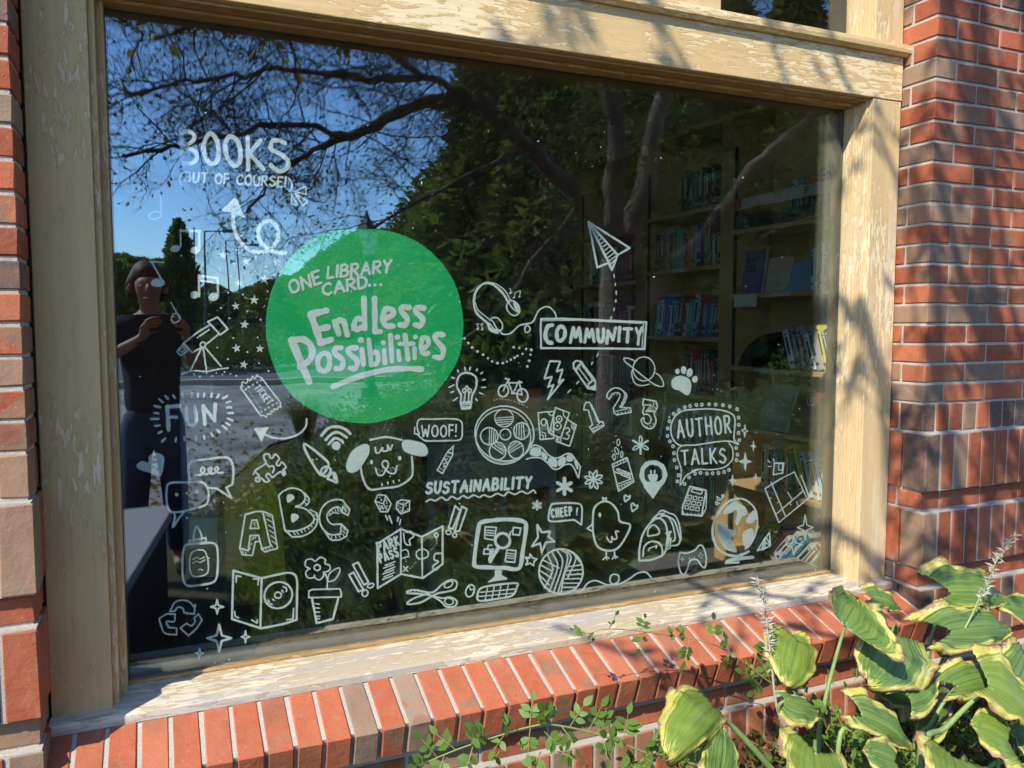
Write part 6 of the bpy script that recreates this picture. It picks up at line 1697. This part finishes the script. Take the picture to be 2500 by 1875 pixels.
for sg in (-1, 1):
    sh = jn((bx+sg*.165, by, 1.385), .055, upc); el = jn((bx+sg*.245, by+.10, 1.15), .042, sh); mid = jn((bx+sg*.20, by+.22, 1.22), .038, el)
    wr = jn((sg*.105-.01, -2.265, 1.325), .024, mid); pm = jn((sg*.092, -2.235, 1.365), (.030, .016), wr); kn = jn((sg*.088, -2.215, 1.395), (.032, .014), pm)
    for f in range(4):
        b0 = Vector((sg*.088, -2.212+.004*f, 1.375+.015*f)); L = (.05, .06, .058, .046)[f]
        k1 = jn(b0+Vector((-sg*.014, .006, .006)), .0088, kn); k2 = jn(b0+Vector((-sg*(.014+L*.55), .012, .012)), .0082, k1); jn(b0+Vector((-sg*(.014+L), .002, .014)), .007, k2)
    t1 = jn((sg*.072, -2.236, 1.352), .011, pm); jn((sg*.045, -2.232, 1.368), .009, t1)
    hp = jn((bx+sg*.09, by, .86), .085, pel); kn_ = jn((bx+sg*.10, by+.02, .48), .058, hp); an = jn((bx+sg*.11, by, .09), .036, kn_); jn((bx+sg*.12, by+.13, .045), (.034, .028), an)
skin_obj('body', V, Ed, Rr, SKIN, 0)
V, Ed, Rr = [], [], []
pel = jn((bx, by, .84), (.172, .132)); wst = jn((bx, by, 1.06), (.150, .112), pel); chs = jn((bx, by+.01, 1.26), (.168, .122), wst); upc = jn((bx, by, 1.395), (.118, .092), chs); jn((bx, by+.005, 1.445), (.072, .068), upc)
for sg in (-1, 1):
    sh = jn((bx+sg*.165, by, 1.39), .070, upc); jn((bx+sg*.222, by+.065, 1.24), .066, sh)
skin_obj('t_shirt', V, Ed, Rr, TEE, 0)
V, Ed, Rr = [], [], []
pel = jn((bx, by, 1.0), (.150, .112)); p2 = jn((bx, by, .86), (.155, .12), pel)
for sg in (-1, 1):
    hp = jn((bx+sg*.085, by, .78), .098, p2); k_ = jn((bx+sg*.10, by+.02, .48), .074, hp); jn((bx+sg*.11, by, .12), .062, k_)
skin_obj('jeans', V, Ed, Rr, JEAN, 0)
V, Ed, Rr = [], [], []
a0 = jn((bx, by+.005, 1.635), (.092, .098)); a1 = jn((bx, by+.02, 1.695), (.074, .088), a0); jn((bx+.02, by+.085, 1.675), (.055, .03), a1); a2 = jn((bx, by-.045, 1.57), (.075, .055), a0); a3 = jn((bx, by-.055, 1.49), (.055, .035), a2)
for sg in (-1, 1): q_ = jn((bx+sg*.072, by+.02, 1.60), (.022, .045), a0); jn((bx+sg*.070, by+.0, 1.53), (.018, .035), q_)
skin_obj('hair', V, Ed, Rr, HAIR, 0)
for sg in (-1, 1):
    m = MB(); c = Vector((bx+sg*.030, by+.122, 1.605)); m.tube([c, c+Vector((0, .008, 0))], [.008, .004], 10); m.build('eye', plain('eye_white', (.16, .13, .12), .3) if sg < 0 else bpy.data.materials['eye_white'], per)
    m = MB(); m.tube([(bx+sg*.078, by+.035, 1.57), (bx+sg*.086, by+.03, 1.60), (bx+sg*.080, by+.035, 1.625)], [.010, .016, .010], 8); m.build('ear', SKIN, per, smooth=True)
m = MB(); m.tube([(bx, by+.125, 1.615), (bx, by+.145, 1.585), (bx, by+.138, 1.572)], [.007, .013, .009], 8); m.build('nose', SKIN, per, smooth=True)
m = MB(); m.tube([(bx-.024, by+.120, 1.545), (bx, by+.128, 1.543), (bx+.024, by+.120, 1.545)], [.003, .006, .003], 8); m.build('mouth', plain('lips', (.42, .15, .12), .4), per, smooth=True)
for sg in (-1, 1):
    m = MB(); w0 = Vector((sg*.107-.01, -2.275, 1.318)); d = Vector((sg*.1, .09, .1)).normalized()
    m.tube([w0-d*.010, w0+d*.012], [.031, .030], 14); m.build('bracelet' if sg > 0 else 'watch', PHN, per, smooth=True)
ph = empty('phone', 'black phone held level in both hands at the lens', 'phone', (0, -2.2, 1.395))
m = MB(); m.box(-.078, .078, -2.205, -2.197, 1.362, 1.436); m.build('case', PHN, ph, bevel=.004)
m = MB(); m.box(-.074, .074, -2.2062, -2.2052, 1.366, 1.432); m.build('screen', plain('screen_glass', (.02, .02, .025), .08), ph)
for dx, dz in ((.0, .0), (.018, .012)): m = MB(); m.tube([(-.06+dx, -2.197, 1.415-dz), (-.06+dx, -2.194, 1.415-dz)], [.008, .008], 12); m.build('lens', PHN, ph)
# dust and specks on the outside of the glass
dm = MB(); r9 = random.Random(9)
for i in range(420):
    x, z = r9.uniform(GX0+.01, GX1-.01), GZ0+(GZ1-GZ0)*r9.random()**1.5; s = r9.choice([.0006, .0008, .001, .0016])*r9.uniform(.6, 1.2); l = r9.choice([1, 1, 1, 3]); a = r9.uniform(0, 3)
    c_, s_ = math.cos(a)*s, math.sin(a)*s
    dm.add([(x-c_*l, .0006, z-s_*l), (x+s_, .0006, z-c_), (x+c_*l, .0006, z+s_*l), (x-s_, .0006, z+c_)], [(0, 1, 2, 3)])
o = dm.build('dust_speck', plain('pale_dust', (.6, .6, .52), .9), win); o['kind'] = 'stuff'
